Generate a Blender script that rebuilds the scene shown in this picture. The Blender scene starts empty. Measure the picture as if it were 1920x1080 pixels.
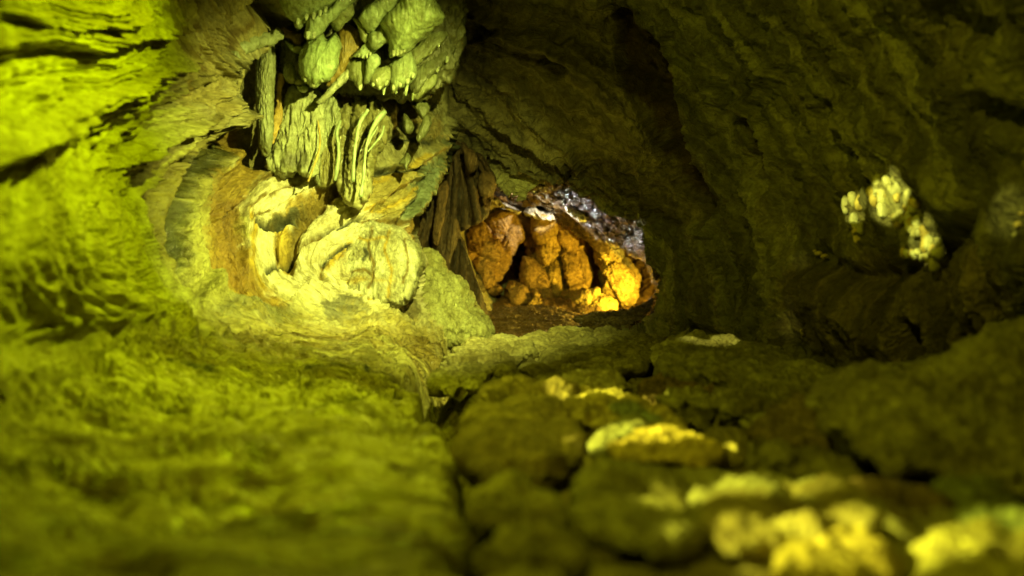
import bpy, math
import numpy as np
from mathutils import Vector

# ------------------------------------------------------------------ camera, world, lamps
F = 1507.0            # focal length in photograph pixels (1920 wide)
H = 0.30              # camera height above the cave floor
scene = bpy.context.scene
COL = scene.collection

def at(px, py, D):
    """photograph pixel + distance -> world point"""
    return Vector(((px - 960) / F * D, D, H + (540 - py) / F * D))

cam_data = bpy.data.cameras.new('camera')
cam_data.sensor_width = 36.0
cam_data.lens = 36.0 * F / 1920.0
cam_data.clip_start = 0.02
cam_data.clip_end = 100
cam_data.dof.use_dof = True
cam_data.dof.focus_distance = 4.2
cam_data.dof.aperture_fstop = 1.35
cam = bpy.data.objects.new('camera', cam_data)
cam.location = (0, 0, H)
cam.rotation_euler = (math.radians(90), 0, 0)
COL.objects.link(cam)
scene.camera = cam

scene.view_settings.view_transform = 'Standard'
scene.view_settings.look = 'None'
scene.view_settings.exposure = 0.0
scene.view_settings.gamma = 1.0
scene.cycles.use_denoising = True
scene.cycles.max_bounces = 6
scene.cycles.diffuse_bounces = 4
scene.cycles.sample_clamp_indirect = 4.0

world = bpy.data.worlds.new('World')
scene.world = world
world.use_nodes = True
world.node_tree.nodes['Background'].inputs['Color'].default_value = (0.5, 0.45, 0.03, 1)
world.node_tree.nodes['Background'].inputs['Strength'].default_value = 0.0

def spot(name, loc, target, power, color, angle, blend=0.6, radius=0.02):
    L = bpy.data.lights.new(name, 'SPOT')
    L.energy = power; L.color = color
    L.spot_size = math.radians(angle); L.spot_blend = blend
    L.shadow_soft_size = radius
    o = bpy.data.objects.new(name, L)
    o.location = loc
    o.rotation_euler = (Vector(target) - Vector(loc)).to_track_quat('-Z', 'Y').to_euler()
    COL.objects.link(o)
    return o

def point(name, loc, power, color, radius=0.03):
    L = bpy.data.lights.new(name, 'POINT')
    L.energy = power; L.color = color; L.shadow_soft_size = radius
    o = bpy.data.objects.new(name, L); o.location = loc
    COL.objects.link(o)
    return o

GREEN = (0.74, 1.0, 0.0)
YELLOW = (0.92, 1.0, 0.18)
AMBER = (1.0, 0.73, 0.06)
WHITE = (1.0, 0.98, 0.86)
BEAM = (0.98, 1.0, 0.10)
# the cave's own show lamps, plus added fill and narrow spots (all out of the picture or tucked behind rock)
spot('green_wall_lamp', (-0.30, 2.15, 1.45), at(110, 230, 1.95), 105, GREEN, 142, 1.0, 0.02)
spot('alcove_lamp', (0.10, 2.35, 1.34), at(680, 470, 3.7), 400, YELLOW, 86, 1.0, 0.02)
spot('added_wall_fill', (-0.55, 0.15, 1.95), at(1600, 650, 2.3), 84, (0.92, 0.90, 0.03), 110, 1.0, 0.05)  # added fill light that lifts the dim right wall
for px, py, pd, pw, an in [(1150, 742, 2.1, 300, 6), (1245, 838, 1.55, 330, 7.0)]:
    spot('added_floor_spot', (-0.95, 1.3, 0.62), at(px, py, pd), pw, BEAM, an, 0.4, 0.006)  # added narrow spots standing in for light through a gap, on the floor
for px, py, pd, pw, an in [(1565, 1030, 0.93, 190, 7.5), (1430, 928, 1.17, 170, 8), (1840, 1015, 0.98, 190, 7)]:
    spot('added_near_spot', (-0.75, 0.75, 0.5), at(px, py, pd), pw, BEAM, an, 0.4, 0.006)  # added narrow spots that make the lit patches on the near stones
spot('floor_back_lamp', (-0.15, 2.95, 1.95), at(520, 760, 1.9), 85, (0.95, 1.0, 0.04), 62, 1.0, 0.02)
spot('added_slab_spot', (-0.6, 2.6, 1.38), at(1350, 640, 3.1), 160, (1.0, 1.0, 0.2), 7, 0.6, 0.01)  # added narrow spot to brighten the crest of the rear slabs
for k, (px, py, pd, pw, an) in enumerate([(1606, 390, 2.85, 600, 2.5), (1676, 378, 2.68, 700, 3.6), (1738, 452, 2.5, 500, 2.8), (1892, 400, 2.05, 150, 3.8), (1478, 603, 3.2, 90, 2.6), (1500, 486, 3.1, 60, 2.0)]):
    spot('added_calcite_spot', (-0.6 + 0.04 * k, 0.6, 1.1), at(px, py, pd), pw, (0.95, 1.0, 0.22), an, 0.35 if k < 3 else 1.0, 0.006)  # added narrow spots, each aimed to pick out some calcite knobs
spot('added_ledge_spot', at(1262, 480, 5.35), at(1225, 580, 4.85), 60, WHITE, 70, 0.5, 0.01)  # added white spot to brighten the ledge at the mouth
point('amber_chamber_lamp', at(1271, 550, 5.36), 125, AMBER, 0.03)
spot('white_passage_lamp', at(872, 400, 5.7), at(1120, 375, 5.3), 210, WHITE, 50, 0.5, 0.015)
spot('white_roof_lamp', at(1075, 362, 6.15), at(985, 395, 6.4), 30, WHITE, 70, 0.5, 0.02)

# ------------------------------------------------------------------ noise
rng = np.random.default_rng(7)
GT = rng.normal(size=(4096, 3)).astype(np.float32)
GT /= np.linalg.norm(GT, axis=1)[:, None]

def perlin(P):
    P = P.astype(np.float32)
    i = np.floor(P).astype(np.int64)
    f = P - i
    u = f * f * f * (f * (f * 6 - 15) + 10)
    out = np.zeros(len(P), np.float32)
    for dx in (0, 1):
        wx = u[:, 0] if dx else 1 - u[:, 0]
        for dy in (0, 1):
            wy = u[:, 1] if dy else 1 - u[:, 1]
            for dz in (0, 1):
                wz = u[:, 2] if dz else 1 - u[:, 2]
                h = ((i[:, 0] + dx) * 73856093) ^ ((i[:, 1] + dy) * 19349663) ^ ((i[:, 2] + dz) * 83492791)
                g = GT[(h ^ (h >> 13)) & 4095]
                d = g[:, 0] * (f[:, 0] - dx) + g[:, 1] * (f[:, 1] - dy) + g[:, 2] * (f[:, 2] - dz)
                out += wx * wy * wz * d
    return out * 1.4

def fbm(P, scale, octaves=4, gain=0.5, ridged=False):
    if np.isscalar(scale): scale = (scale,) * 3
    Q = P * np.array(scale, np.float32)
    a, out, tot = 1.0, 0, 0
    for k in range(octaves):
        n = perlin(Q + 17.3 * k)
        if ridged: n = 1 - 2.6 * np.abs(n)
        out = out + a * n; tot += a
        a *= gain; Q = Q * 2.07
    return out / tot

def cells(P, scale, seed=0):
    """two nearest distances to jittered cell points"""
    if np.isscalar(scale): scale = (scale,) * 3
    Q = (P * np.array(scale, np.float32)).astype(np.float32) + seed
    i = np.floor(Q).astype(np.int64)
    d1 = np.full(len(P), 9, np.float32); d2 = d1.copy(); hid = np.zeros(len(P), np.int64)
    for dx in (-1, 0, 1):
        for dy in (-1, 0, 1):
            for dz in (-1, 0, 1):
                c = i + np.array([dx, dy, dz])
                h = (c[:, 0] * 73856093) ^ (c[:, 1] * 19349663) ^ (c[:, 2] * 83492791)
                h = (h ^ (h >> 13)) & 4095
                p = c + 0.5 + GT[h] * 0.45
                d = np.linalg.norm(Q - p, axis=1).astype(np.float32)
                m = d < d1
                d2 = np.where(m, d1, np.minimum(d2, d)); hid = np.where(m, h, hid); d1 = np.where(m, d, d1)
    return d1, d2, hid

def sstep(a, b, x):
    t = np.clip((x - a) / (b - a), 0, 1)
    return t * t * (3 - 2 * t)

# ------------------------------------------------------------------ 2-D tools
def smooth_line(pts, n=6):
    pts = np.array(pts, float)
    if len(pts) < 3: return pts
    p = np.vstack([2 * pts[0] - pts[1], pts, 2 * pts[-1] - pts[-2]])
    out = []
    for k in range(1, len(p) - 2):
        for t in np.linspace(0, 1, n, endpoint=False):
            a, b, c, d = p[k - 1], p[k], p[k + 1], p[k + 2]
            out.append(0.5 * ((2 * b) + (-a + c) * t + (2 * a - 5 * b + 4 * c - d) * t * t + (-a + 3 * b - 3 * c + d) * t ** 3))
    out.append(pts[-1])
    return np.array(out)

def line_dist(X, Y, pts):
    best = np.full(X.shape, 1e9); side = np.zeros(X.shape)
    for (x0, y0), (x1, y1) in zip(pts[:-1], pts[1:]):
        dx, dy = x1 - x0, y1 - y0
        L2 = dx * dx + dy * dy + 1e-9
        t = np.clip(((X - x0) * dx + (Y - y0) * dy) / L2, 0, 1)
        ex, ey = X - x0 - t * dx, Y - y0 - t * dy
        d = np.hypot(ex, ey)
        m = d < best
        best = np.where(m, d, best)
        side = np.where(m, np.sign(dx * ey - dy * ex), side)
    return best, side

def in_poly(X, Y, poly):
    c = np.zeros(X.shape, bool)
    n = len(poly)
    for k in range(n):
        x0, y0 = poly[k]; x1, y1 = poly[(k + 1) % n]
        m = ((y0 > Y) != (y1 > Y))
        xx = (x1 - x0) * (Y - y0) / ((y1 - y0) if abs(y1 - y0) > 1e-9 else 1e-9) + x0
        c ^= m & (X < xx)
    return c

def poly_sd(X, Y, poly):
    """negative inside"""
    poly = [tuple(p) for p in poly]
    d, _ = line_dist(X, Y, poly + [poly[0]])
    return np.where(in_poly(X, Y, poly), -d, d)

def rbf(points, values):
    P = np.array(points, float) / 500.0; V = np.array(values, float)
    n = len(P)
    r = np.linalg.norm(P[:, None] - P[None], axis=2)
    K = np.where(r > 0, r * r * np.log(r + 1e-12), 0) + np.eye(n) * 1e-3
    A = np.zeros((n + 3, n + 3)); A[:n, :n] = K; A[:n, n] = 1; A[:n, n + 1:] = P
    A[n, :n] = 1; A[n + 1:, :n] = P.T
    w = np.linalg.solve(A, np.concatenate([V, np.zeros(3)]))
    def ev(X, Y):
        x = X.ravel() / 500.0; y = Y.ravel() / 500.0
        out = w[n] + w[n + 1] * x + w[n + 2] * y
        for k in range(n):
            r2 = (x - P[k, 0]) ** 2 + (y - P[k, 1]) ** 2
            out += w[k] * 0.5 * r2 * np.log(r2 + 1e-12)
        return out.reshape(X.shape)
    return ev

# ------------------------------------------------------------------ materials
def rock_material(name, fine=60.0, bump=0.5, stretch=(1, 1, 1), crack=0.25, blotch=0.35, vein=0.7, deep=0.9):
    m = bpy.data.materials.new(name); m.use_nodes = True
    nt = m.node_tree; N = nt.nodes; L = nt.links
    bs = N['Principled BSDF']
    tc = N.new('ShaderNodeAttribute'); tc.attribute_name = 'flow'
    geo = N.new('ShaderNodeNewGeometry')
    mp = N.new('ShaderNodeMapping'); mp.inputs['Scale'].default_value = stretch
    L.new(tc.outputs['Vector'], mp.inputs['Vector'])
    def noise(scale, detail=6, rough=0.6, dist=0.0, iso=False):
        n = N.new('ShaderNodeTexNoise'); n.inputs['Scale'].default_value = scale
        n.inputs['Detail'].default_value = detail; n.inputs['Roughness'].default_value = rough
        n.inputs['Distortion'].default_value = dist
        L.new(geo.outputs['Position'] if iso else mp.outputs['Vector'], n.inputs['Vector']); return n
    def math_(op, a, b=None):
        n = N.new('ShaderNodeMath'); n.operation = op
        for k, v in enumerate((a, b)):
            if v is None: continue
            if isinstance(v, (int, float)): n.inputs[k].default_value = v
            else: L.new(v, n.inputs[k])
        return n.outputs[0]
    at_ = N.new('ShaderNodeAttribute'); at_.attribute_name = 'tint'
    n1 = noise(5.0, 8, 0.65, 0.6); n2 = noise(26.0, 6, 0.7, 0.0, True)
    r1 = N.new('ShaderNodeValToRGB')
    r1.color_ramp.elements[0].position = 0.36; r1.color_ramp.elements[0].color = (1 - blotch * 1.35, 1 - blotch * 1.5, 1 - blotch * 2.0, 1)
    r1.color_ramp.elements[1].position = 0.62; r1.color_ramp.elements[1].color = (1.15, 1.15, 1.15, 1)
    L.new(n1.outputs['Fac'], r1.inputs['Fac'])
    r2 = N.new('ShaderNodeValToRGB')
    r2.color_ramp.elements[0].position = 0.35; r2.color_ramp.elements[0].color = (0.62, 0.58, 0.48, 1)
    r2.color_ramp.elements[1].position = 0.6; r2.color_ramp.elements[1].color = (1.1, 1.1, 1.1, 1)
    L.new(n2.outputs['Fac'], r2.inputs['Fac'])
    def mul(a, b):
        x = N.new('ShaderNodeMix'); x.data_type = 'RGBA'; x.blend_type = 'MULTIPLY'; x.inputs['Factor'].default_value = 1
        L.new(a, x.inputs['A']); L.new(b, x.inputs['B']); return x.outputs['Result']
    def veins(scale, width, dist):
        n = noise(scale, 5, 0.62, dist)
        a = math_('ABSOLUTE', math_('SUBTRACT', n.outputs['Fac'], 0.5))
        return math_('MINIMUM', math_('DIVIDE', a, width), 1.0)
    v1 = veins(9.0, 0.022, 0.8); v2 = veins(24.0, 0.04, 0.5)
    vv = math_('MULTIPLY', math_('ADD', math_('MULTIPLY', v1, 0.55), 0.45), math_('ADD', math_('MULTIPLY', v2, 0.35), 0.65))
    vc = N.new('ShaderNodeMix'); vc.data_type = 'RGBA'; L.new(vv, vc.inputs['Factor'])
    vc.inputs['A'].default_value = (1 - vein, 1 - vein * 1.05, 1 - vein * 1.1, 1); vc.inputs['B'].default_value = (1, 1, 1, 1)
    colr0 = mul(at_.outputs['Color'], vc.outputs['Result'])
    colr = mul(mul(colr0, r1.outputs['Color']), r2.outputs['Color'])
    L.new(colr, bs.inputs['Base Color'])
    # wetness in alpha
    nw = noise(14.0, 5, 0.6)
    wet = math_('MULTIPLY', at_.outputs['Alpha'], math_('ADD', math_('MULTIPLY', nw.outputs['Fac'], 1.4), 0.15))
    rough = math_('SUBTRACT', 0.88, math_('MULTIPLY', wet, 0.75))
    L.new(math_('MAXIMUM', rough, 0.12), bs.inputs['Roughness'])
    bs.inputs['Specular IOR Level'].default_value = 0.5
    # bump
    nf = noise(fine, 8, 0.65, 0.3); ng = noise(fine * 3.0, 4, 0.6, 0.0, True)
    vo = N.new('ShaderNodeTexVoronoi'); vo.feature = 'DISTANCE_TO_EDGE'; vo.inputs['Scale'].default_value = fine * 0.35
    nd = noise(fine * 0.3, 4, 0.6)
    mx = N.new('ShaderNodeVectorMath'); mx.operation = 'ADD'
    sc = N.new('ShaderNodeVectorMath'); sc.operation = 'SCALE'; sc.inputs['Scale'].default_value = 0.06
    L.new(nd.outputs['Color'], sc.inputs[0]); L.new(mp.outputs['Vector'], mx.inputs[0]); L.new(sc.outputs[0], mx.inputs[1])
    L.new(mx.outputs[0], vo.inputs['Vector'])
    crk = math_('MULTIPLY', math_('MINIMUM', vo.outputs['Distance'], 0.10), 10.0 * crack)
    hsum = math_('ADD', math_('ADD', nf.outputs['Fac'], math_('MULTIPLY', ng.outputs['Fac'], 0.30)), math_('ADD', crk, math_('MULTIPLY', vv, 0.8 * vein)))
    b = N.new('ShaderNodeBump'); b.inputs['Strength'].default_value = bump; b.inputs['Distance'].default_value = deep / fine
    L.new(hsum, b.inputs['Height']); L.new(b.outputs['Normal'], bs.inputs['Normal'])
    return m

M_WALL = rock_material('limestone_wall', 36, 0.8, (1, 1, 1), 0.10, 0.30, 0.45)
M_FLOOR = rock_material('limestone_floor', 26, 0.9, (1, 1, 1), 0.12, 0.50, 0.7, 0.9)
M_DRIP = rock_material('dripstone', 60, 0.5, (1, 1, 0.5), 0.05, 0.22, 0.25)
M_BOULD = rock_material('boulder_rock', 38, 0.8, (1, 1, 1), 0.12)
M_CHAMB = rock_material('ochre_rock', 34, 0.8, (1, 1, 1), 0.12, 0.30)
M_WETROCK = rock_material('wet_rim_rock', 34, 1.0, (1, 1, 1), 0.1, 0.35, 0.5, 1.3)

# ------------------------------------------------------------------ mesh making
def add_flow(me, fl):
    a = me.attributes.new('flow', 'FLOAT_VECTOR', 'POINT'); a.data.foreach_set('vector', np.asarray(fl, np.float32).ravel())

def make_mesh(name, co, quads, mat, tint=None, parent=None, flow=None):
    me = bpy.data.meshes.new(name)
    quads = np.asarray(quads, np.int32)
    me.vertices.add(len(co)); me.vertices.foreach_set('co', np.asarray(co, np.float32).ravel())
    k = quads.shape[1]
    me.loops.add(quads.size); me.loops.foreach_set('vertex_index', quads.ravel())
    me.polygons.add(len(quads))
    me.polygons.foreach_set('loop_start', np.arange(0, quads.size, k, dtype=np.int32))
    me.polygons.foreach_set('loop_total', np.full(len(quads), k, np.int32))
    me.polygons.foreach_set('use_smooth', np.ones(len(quads), bool))
    me.update(calc_edges=True)
    if tint is not None:
        ca = me.color_attributes.new('tint', 'FLOAT_COLOR', 'POINT')
        ca.data.foreach_set('color', np.asarray(tint, np.float32).ravel())
    add_flow(me, co if flow is None else flow)
    me.materials.append(mat)
    o = bpy.data.objects.new(name, me)
    COL.objects.link(o)
    if parent is not None: o.parent = parent
    return o

def tag(o, label=None, cat=None, group=None, kind=None):
    if label: o['label'] = label
    if cat: o['category'] = cat
    if group: o['group'] = group
    if kind: o['kind'] = kind
    return o

def grid_normals(P):
    """P (r,c,3)"""
    du = np.gradient(P, axis=1); dv = np.gradient(P, axis=0)
    n = np.cross(du, dv)
    n /= np.linalg.norm(n, axis=2)[..., None] + 1e-12
    return n

def unproj(X, Y, D):
    return np.stack([(X - 960) / F * D, D, H + (540 - Y) / F * D], axis=-1)

def axis_line(segs):
    out = []
    for a, b, s in segs:
        out.append(np.arange(a, b, s))
    out.append([segs[-1][1]])
    return np.concatenate(out)

def strokes(X, Y, lst):
    h = np.zeros(X.shape)
    for s in lst:
        kind, amp, w, pts = s[:4]
        pts = smooth_line(pts)
        R = w * (4 if kind == 'step' else 3) + 4
        x0, y0 = pts.min(0) - R; x1, y1 = pts.max(0) + R
        m = (X > x0) & (X < x1) & (Y > y0) & (Y < y1)
        if not m.any(): continue
        d, sd = line_dist(X[m], Y[m], pts)
        if kind == 'ridge': v = amp * np.exp(-(d / w) ** 2)
        else:               # crest that falls away slowly on its right hand, steeply on its left
            wf = np.where(sd > 0, w, w * 0.13)
            v = amp * np.exp(-d / wf) if True else 0
        h[m] += v
    return h

def zones(X, Y, base, lst, warp):
    col = np.empty(X.shape + (4,)); col[:] = base
    for poly, c, feather in lst:
        pl = smooth_line(list(poly) + [poly[0]], 4)
        x0, y0 = pl.min(0) - 60; x1, y1 = pl.max(0) + 60
        m = (X > x0) & (X < x1) & (Y > y0) & (Y < y1)
        if not m.any(): continue
        sd = poly_sd(X[m], Y[m], pl) + warp[m] * (feather * 1.6 + 6)
        a = (1 - sstep(-feather, feather, sd))[:, None]
        col[m] = col[m] * (1 - a) + np.array(c) * a
    return col

LIME = (0.46, 0.43, 0.24, 0.25)
CREAM = (0.66, 0.62, 0.44, 0.25)
OCHRE = (0.36, 0.25, 0.045, 0.4)
GREYG = (0.40, 0.44, 0.33, 0.75)
DARKW = (0.13, 0.12, 0.07, 0.85)
BROWN = (0.26, 0.15, 0.055, 0.25)
OLIVE = (0.30, 0.29, 0.13, 0.15)

# ------------------------------------------------------------------ SHEET A: left wall and floor
A_pts = [  # px, py, distance
 (-900,-300,1.15),(-900,200,1.08),(-900,600,0.92),(-900,1000,0.70),(-900,1500,0.42),
 (-500,-300,1.25),(-500,200,1.2),(-500,600,1.05),(-500,1000,0.75),(-500,1500,0.42),
 (0,-300,1.55),(0,0,1.75),(0,300,1.75),(0,500,1.6),(0,650,1.56),(0,800,1.36),(0,1080,0.80),(0,1500,0.46),
 (200,-300,2.0),(200,0,2.35),(200,300,2.45),(200,480,2.3),(200,620,2.12),(200,740,1.86),
 (350,-300,2.4),(350,0,3.05),(350,200,3.25),(350,400,3.3),(350,530,3.05),(350,620,2.65),(400,700,2.38),(400,800,1.63),(400,940,1.10),(400,1080,0.81),(400,1500,0.47),
 (500,-300,2.9),(500,50,3.6),(500,200,3.9),(500,400,3.75),(500,520,3.55),(520,600,3.2),(550,660,2.8),
 (620,-300,3.1),(620,0,3.75),(620,150,4.05),(620,300,4.05),(620,420,3.8),(640,520,3.65),(660,590,3.5),(700,640,3.15),(700,700,2.6),(700,800,1.7),(700,940,1.12),(700,1080,0.83),(700,1500,0.47),
 (760,-300,3.3),(760,50,4.05),(760,200,4.25),(760,350,4.25),(780,470,4.2),(800,560,4.15),(820,610,3.9),
 (840,-200,3.8),(840,100,4.35),(820,300,4.5),(850,520,4.5),
 (950,630,4.4),(950,700,2.75),(950,800,1.75),(950,940,1.14),(950,1080,0.86),(950,1500,0.48),
 (1200,630,4.5),(1200,700,2.9),(1250,800,1.8),(1250,940,1.18),(1250,1080,0.87),(1250,1500,0.48),
 (1500,650,3.7),(1500,720,2.5),(1500,800,1.8),(1500,940,1.2),(1500,1080,0.88),(1500,1500,0.48),
 (1900,660,2.9),(1900,740,2.2),(1900,800,1.8),(1900,940,1.2),(1900,1080,0.87),(1900,1500,0.48),
 (2400,640,2.6),(2400,800,1.6),(2400,1080,0.85),(2400,1500,0.47)]
A_depth = rbf([(a, b) for a, b, c in A_pts], [math.log(c) for a, b, c in A_pts])

# nested arcs of bedding on the left wall
ARCS = [
 (1, [(470,190),(440,240),(365,290),(325,350),(318,430),(345,510),(400,580)]),
 (2, [(420,200),(330,260),(270,325),(255,400),(280,500),(340,580),(430,630)]),
 (3, [(400,130),(250,210),(170,290),(150,380),(170,480),(240,570),(360,650)]),
 (4, [(300,120),(180,170),(70,250),(40,380),(60,500),(150,600),(300,690)]),
 (5, [(270,60),(100,120),(-50,220),(-80,400),(-50,560),(60,680)]),
 (6, [(250,0),(50,40),(-150,180),(-190,400),(-150,620)]),
 (8, [(250,-150),(-50,-100),(-350,100),(-420,400),(-380,700)]),
 (-1, [(690,325),(600,345),(525,368),(472,405),(466,460),(500,530),(580,578),(660,596)]),
 (-2, [(745,350),(680,362),(620,378),(575,407),(550,442),(545,490),(600,545),(690,570)]),
 (-3, [(770,420),(700,425),(650,448),(608,482),(606,515),(660,545),(740,548)]),
 (-4, [(780,470),(720,470),(670,490),(660,510),(720,520)]),
 (0, [(520,300),(450,330),(400,380),(400,440),(440,520),(500,580)])]
ARCS += [(2, [(405,-150),(400,0),(412,100)]), (1, [(468,-150),(470,20),(465,110)]), (0, [(530,-150),(530,0),(530,150)]),
 (-1, [(600,-150),(600,0),(600,230)]), (-2, [(685,-150),(685,0),(690,230)]), (-3, [(770,-150),(770,0),(775,250)]), (-4, [(845,0),(845,250)]),
 (3, [(350,-150),(352,0),(375,100)]), (4, [(305,-100),(312,20)]),
 (3.3, [(420,680),(600,690),(760,680)]), (5, [(300,765),(500,772),(750,765)]), (7, [(0,840),(400,850),(800,850)]),
 (9, [(0,940),(400,950),(820,950)]), (12, [(0,1080),(400,1080),(850,1080)]), (14, [(-400,1300),(0,1250),(800,1250)]),
 (7, [(-450,800)]), (3.2, [(1000,690),(1300,690)]), (7, [(1050,850),(1600,850)]), (12, [(1100,1080),(1700,1080)]), (2, [(1000,640),(1300,640)])]
ap, av = [], []
for v, pts in ARCS:
    for p in pts: ap.append(p); av.append(v)
S_field = rbf(ap, av)

xa = axis_line([(-900, -500, 16), (-500, 0, 7), (0, 300, 3.2), (300, 960, 2.0), (960, 1260, 3.5), (1260, 2400, 7)])
ya = axis_line([(-300, 0, 6), (0, 610, 2.0), (610, 760, 0.9), (760, 800, 1.6), (800, 1080, 3.5), (1080, 1500, 10)])
X, Y = np.meshgrid(xa, ya)
D = np.exp(A_depth(X, Y))
edge = smooth_line([(828,-320),(830,0),(838,60),(850,110),(835,160),(838,230),(820,300),(800,360),(770,425),(770,460),(800,500),(860,560),(905,612),(925,640),(960,655),(1060,640),(1240,630),(1400,640),(1550,690),(1700,690),(1900,640),(2400,600)], 8)
ed, es = line_dist(X, Y, edge)
outside = np.where(es < 0, ed, -ed)
D = D + np.where(outside > 0, 1.4 * (1 - np.exp(-np.clip(outside, 0, None) / 26)), 0)
P0 = unproj(X, Y, D)
Nn = grid_normals(P0)
# make normals face the camera
flip = np.sign(-(Nn * (P0 - np.array([0, 0, H]))).sum(-1)); Nn *= flip[..., None]
up_ = sstep(610, 680, Y)[..., None]
Nn = Nn * (1 - up_) + np.array([0, -0.15, 1.0]) * up_
Nn /= np.linalg.norm(Nn, axis=2)[..., None]
Pf = P0.reshape(-1, 3)
shape = X.shape
lowf = fbm(Pf, 2.2, 3).reshape(shape)
midf = fbm(Pf, 8.0, 4, 0.55).reshape(shape)
rid = fbm(Pf, (9, 9, 16), 4, 0.55, True).reshape(shape)
finef = fbm(Pf, 34.0, 3, 0.6).reshape(shape)
wx = fbm(Pf + 31, 11.0, 2).reshape(shape); wy = fbm(Pf + 77, 11.0, 2).reshape(shape)
floorw = sstep(600, 740, Y)                       # 0 wall, 1 floor
leftw = (1 - sstep(400, 480, X) * (1 - 0.6 * sstep(330, 380, Y))) * (1 - floorw) + 0.8 * floorw
near = np.clip(D / 3.5, 0.35, 1.2)
flm = fbm(Pf + 3, (2.2, 13.0, 10.0), 3, 0.5).reshape(shape)
h = 0.05 * lowf + 0.045 * (0.45 * midf * (1 - floorw) + 0.45 * flm * floorw)
h += 0.008 * finef * (1 - 0.75 * floorw)
# bedding on the left wall
flx = fbm(Pf, (1.2, 9.0, 7.0), 4, 0.55).reshape(shape)
midw = midf * (1 - floorw) + 1.2 * flx * floorw
s = S_field(X, Y) + (0.16 + 0.3 * floorw) * lowf + (0.10 + 0.9 * floorw) * midw
for fq, am in ((2.3, 0.050), (5.7, 0.036), (11.0, 0.010)):
    ph = s * fq * (1 - 0.5 * floorw) + 0.35 * midw * fq / 4
    fr = ph - np.floor(ph)
    saw = np.where(fr < 0.82, fr / 0.82, (1 - fr) / 0.18) - 0.5
    msk = 0.35 + 0.65 * sstep(-0.25, 0.35, fbm(Pf + fq, 3.0, 2).reshape(shape))
    h += am * saw * leftw * (near * (1 - floorw) * (1 - 0.35 * sstep(330, 480, Y)) + 0.50 * floorw) * msk * 1.2
# the smooth streaked face right of the bedding
# floor: ledges running across, ridged lumps
fl = fbm(Pf, (1.3, 10.0, 8.0), 4, 0.55, True).reshape(shape)
c1, c2, _ = cells(Pf + 0.05 * np.stack([wx, wy, wx], -1).reshape(-1, 3), (1.8, 9.0, 8.0))
crk = (c2 - c1).reshape(shape)
h += 0.62 * floorw * (0.085 * (fl - 0.30) + 0.004 * (rid - 0.3) + 0.020 * (np.minimum(crk * 3, 1) - 0.7))
c1, c2, _ = cells(Pf + 0.03 * np.stack([wy, wx, wy], -1).reshape(-1, 3), (4.0, 14.0, 12.0), 5)
h += floorw * 0.006 * (np.minimum((c2 - c1).reshape(shape) * 2.5, 1) - 0.7) * np.clip(D / 2.0, 0.4, 1.3)
# right half of the alcove: wrinkled
alc = sstep(430, 520, X) * (1 - sstep(600, 640, Y))
h += alc * 0.006 * rid
Xw, Yw = X + 9 * wx + 4 * finef, Y + 9 * wy + 4 * finef
Xw = Xw + floorw * (60 * perlin(Pf * 5.0 + 3) + 40 * perlin(Pf * 9.0 + 3)).reshape(shape) + floorw * 16 * flx
C2 = [(420,200),(330,260),(270,325),(255,400),(280,500),(340,580),(430,635)]
C3 = [(400,130),(250,210),(170,290),(150,380),(170,480),(240,570),(360,650)]
C4 = [(180,170),(70,250),(40,380),(60,500),(150,600),(300,690)]
FOLDS = [(0.05, 22, 0, 0, C2), (0.04, 18, -32, 4, C2), (0.035, 16, -62, 10, C2), (0.05, 26, 0, 0, C3), (0.04, 22, -38, 6, C3),
         (0.035, 20, -70, 6, C3), (0.05, 30, 0, 0, C4), (0.04, 26, -55, 8, C4), (0.03, 12, 28, -4, C2)]
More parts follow.
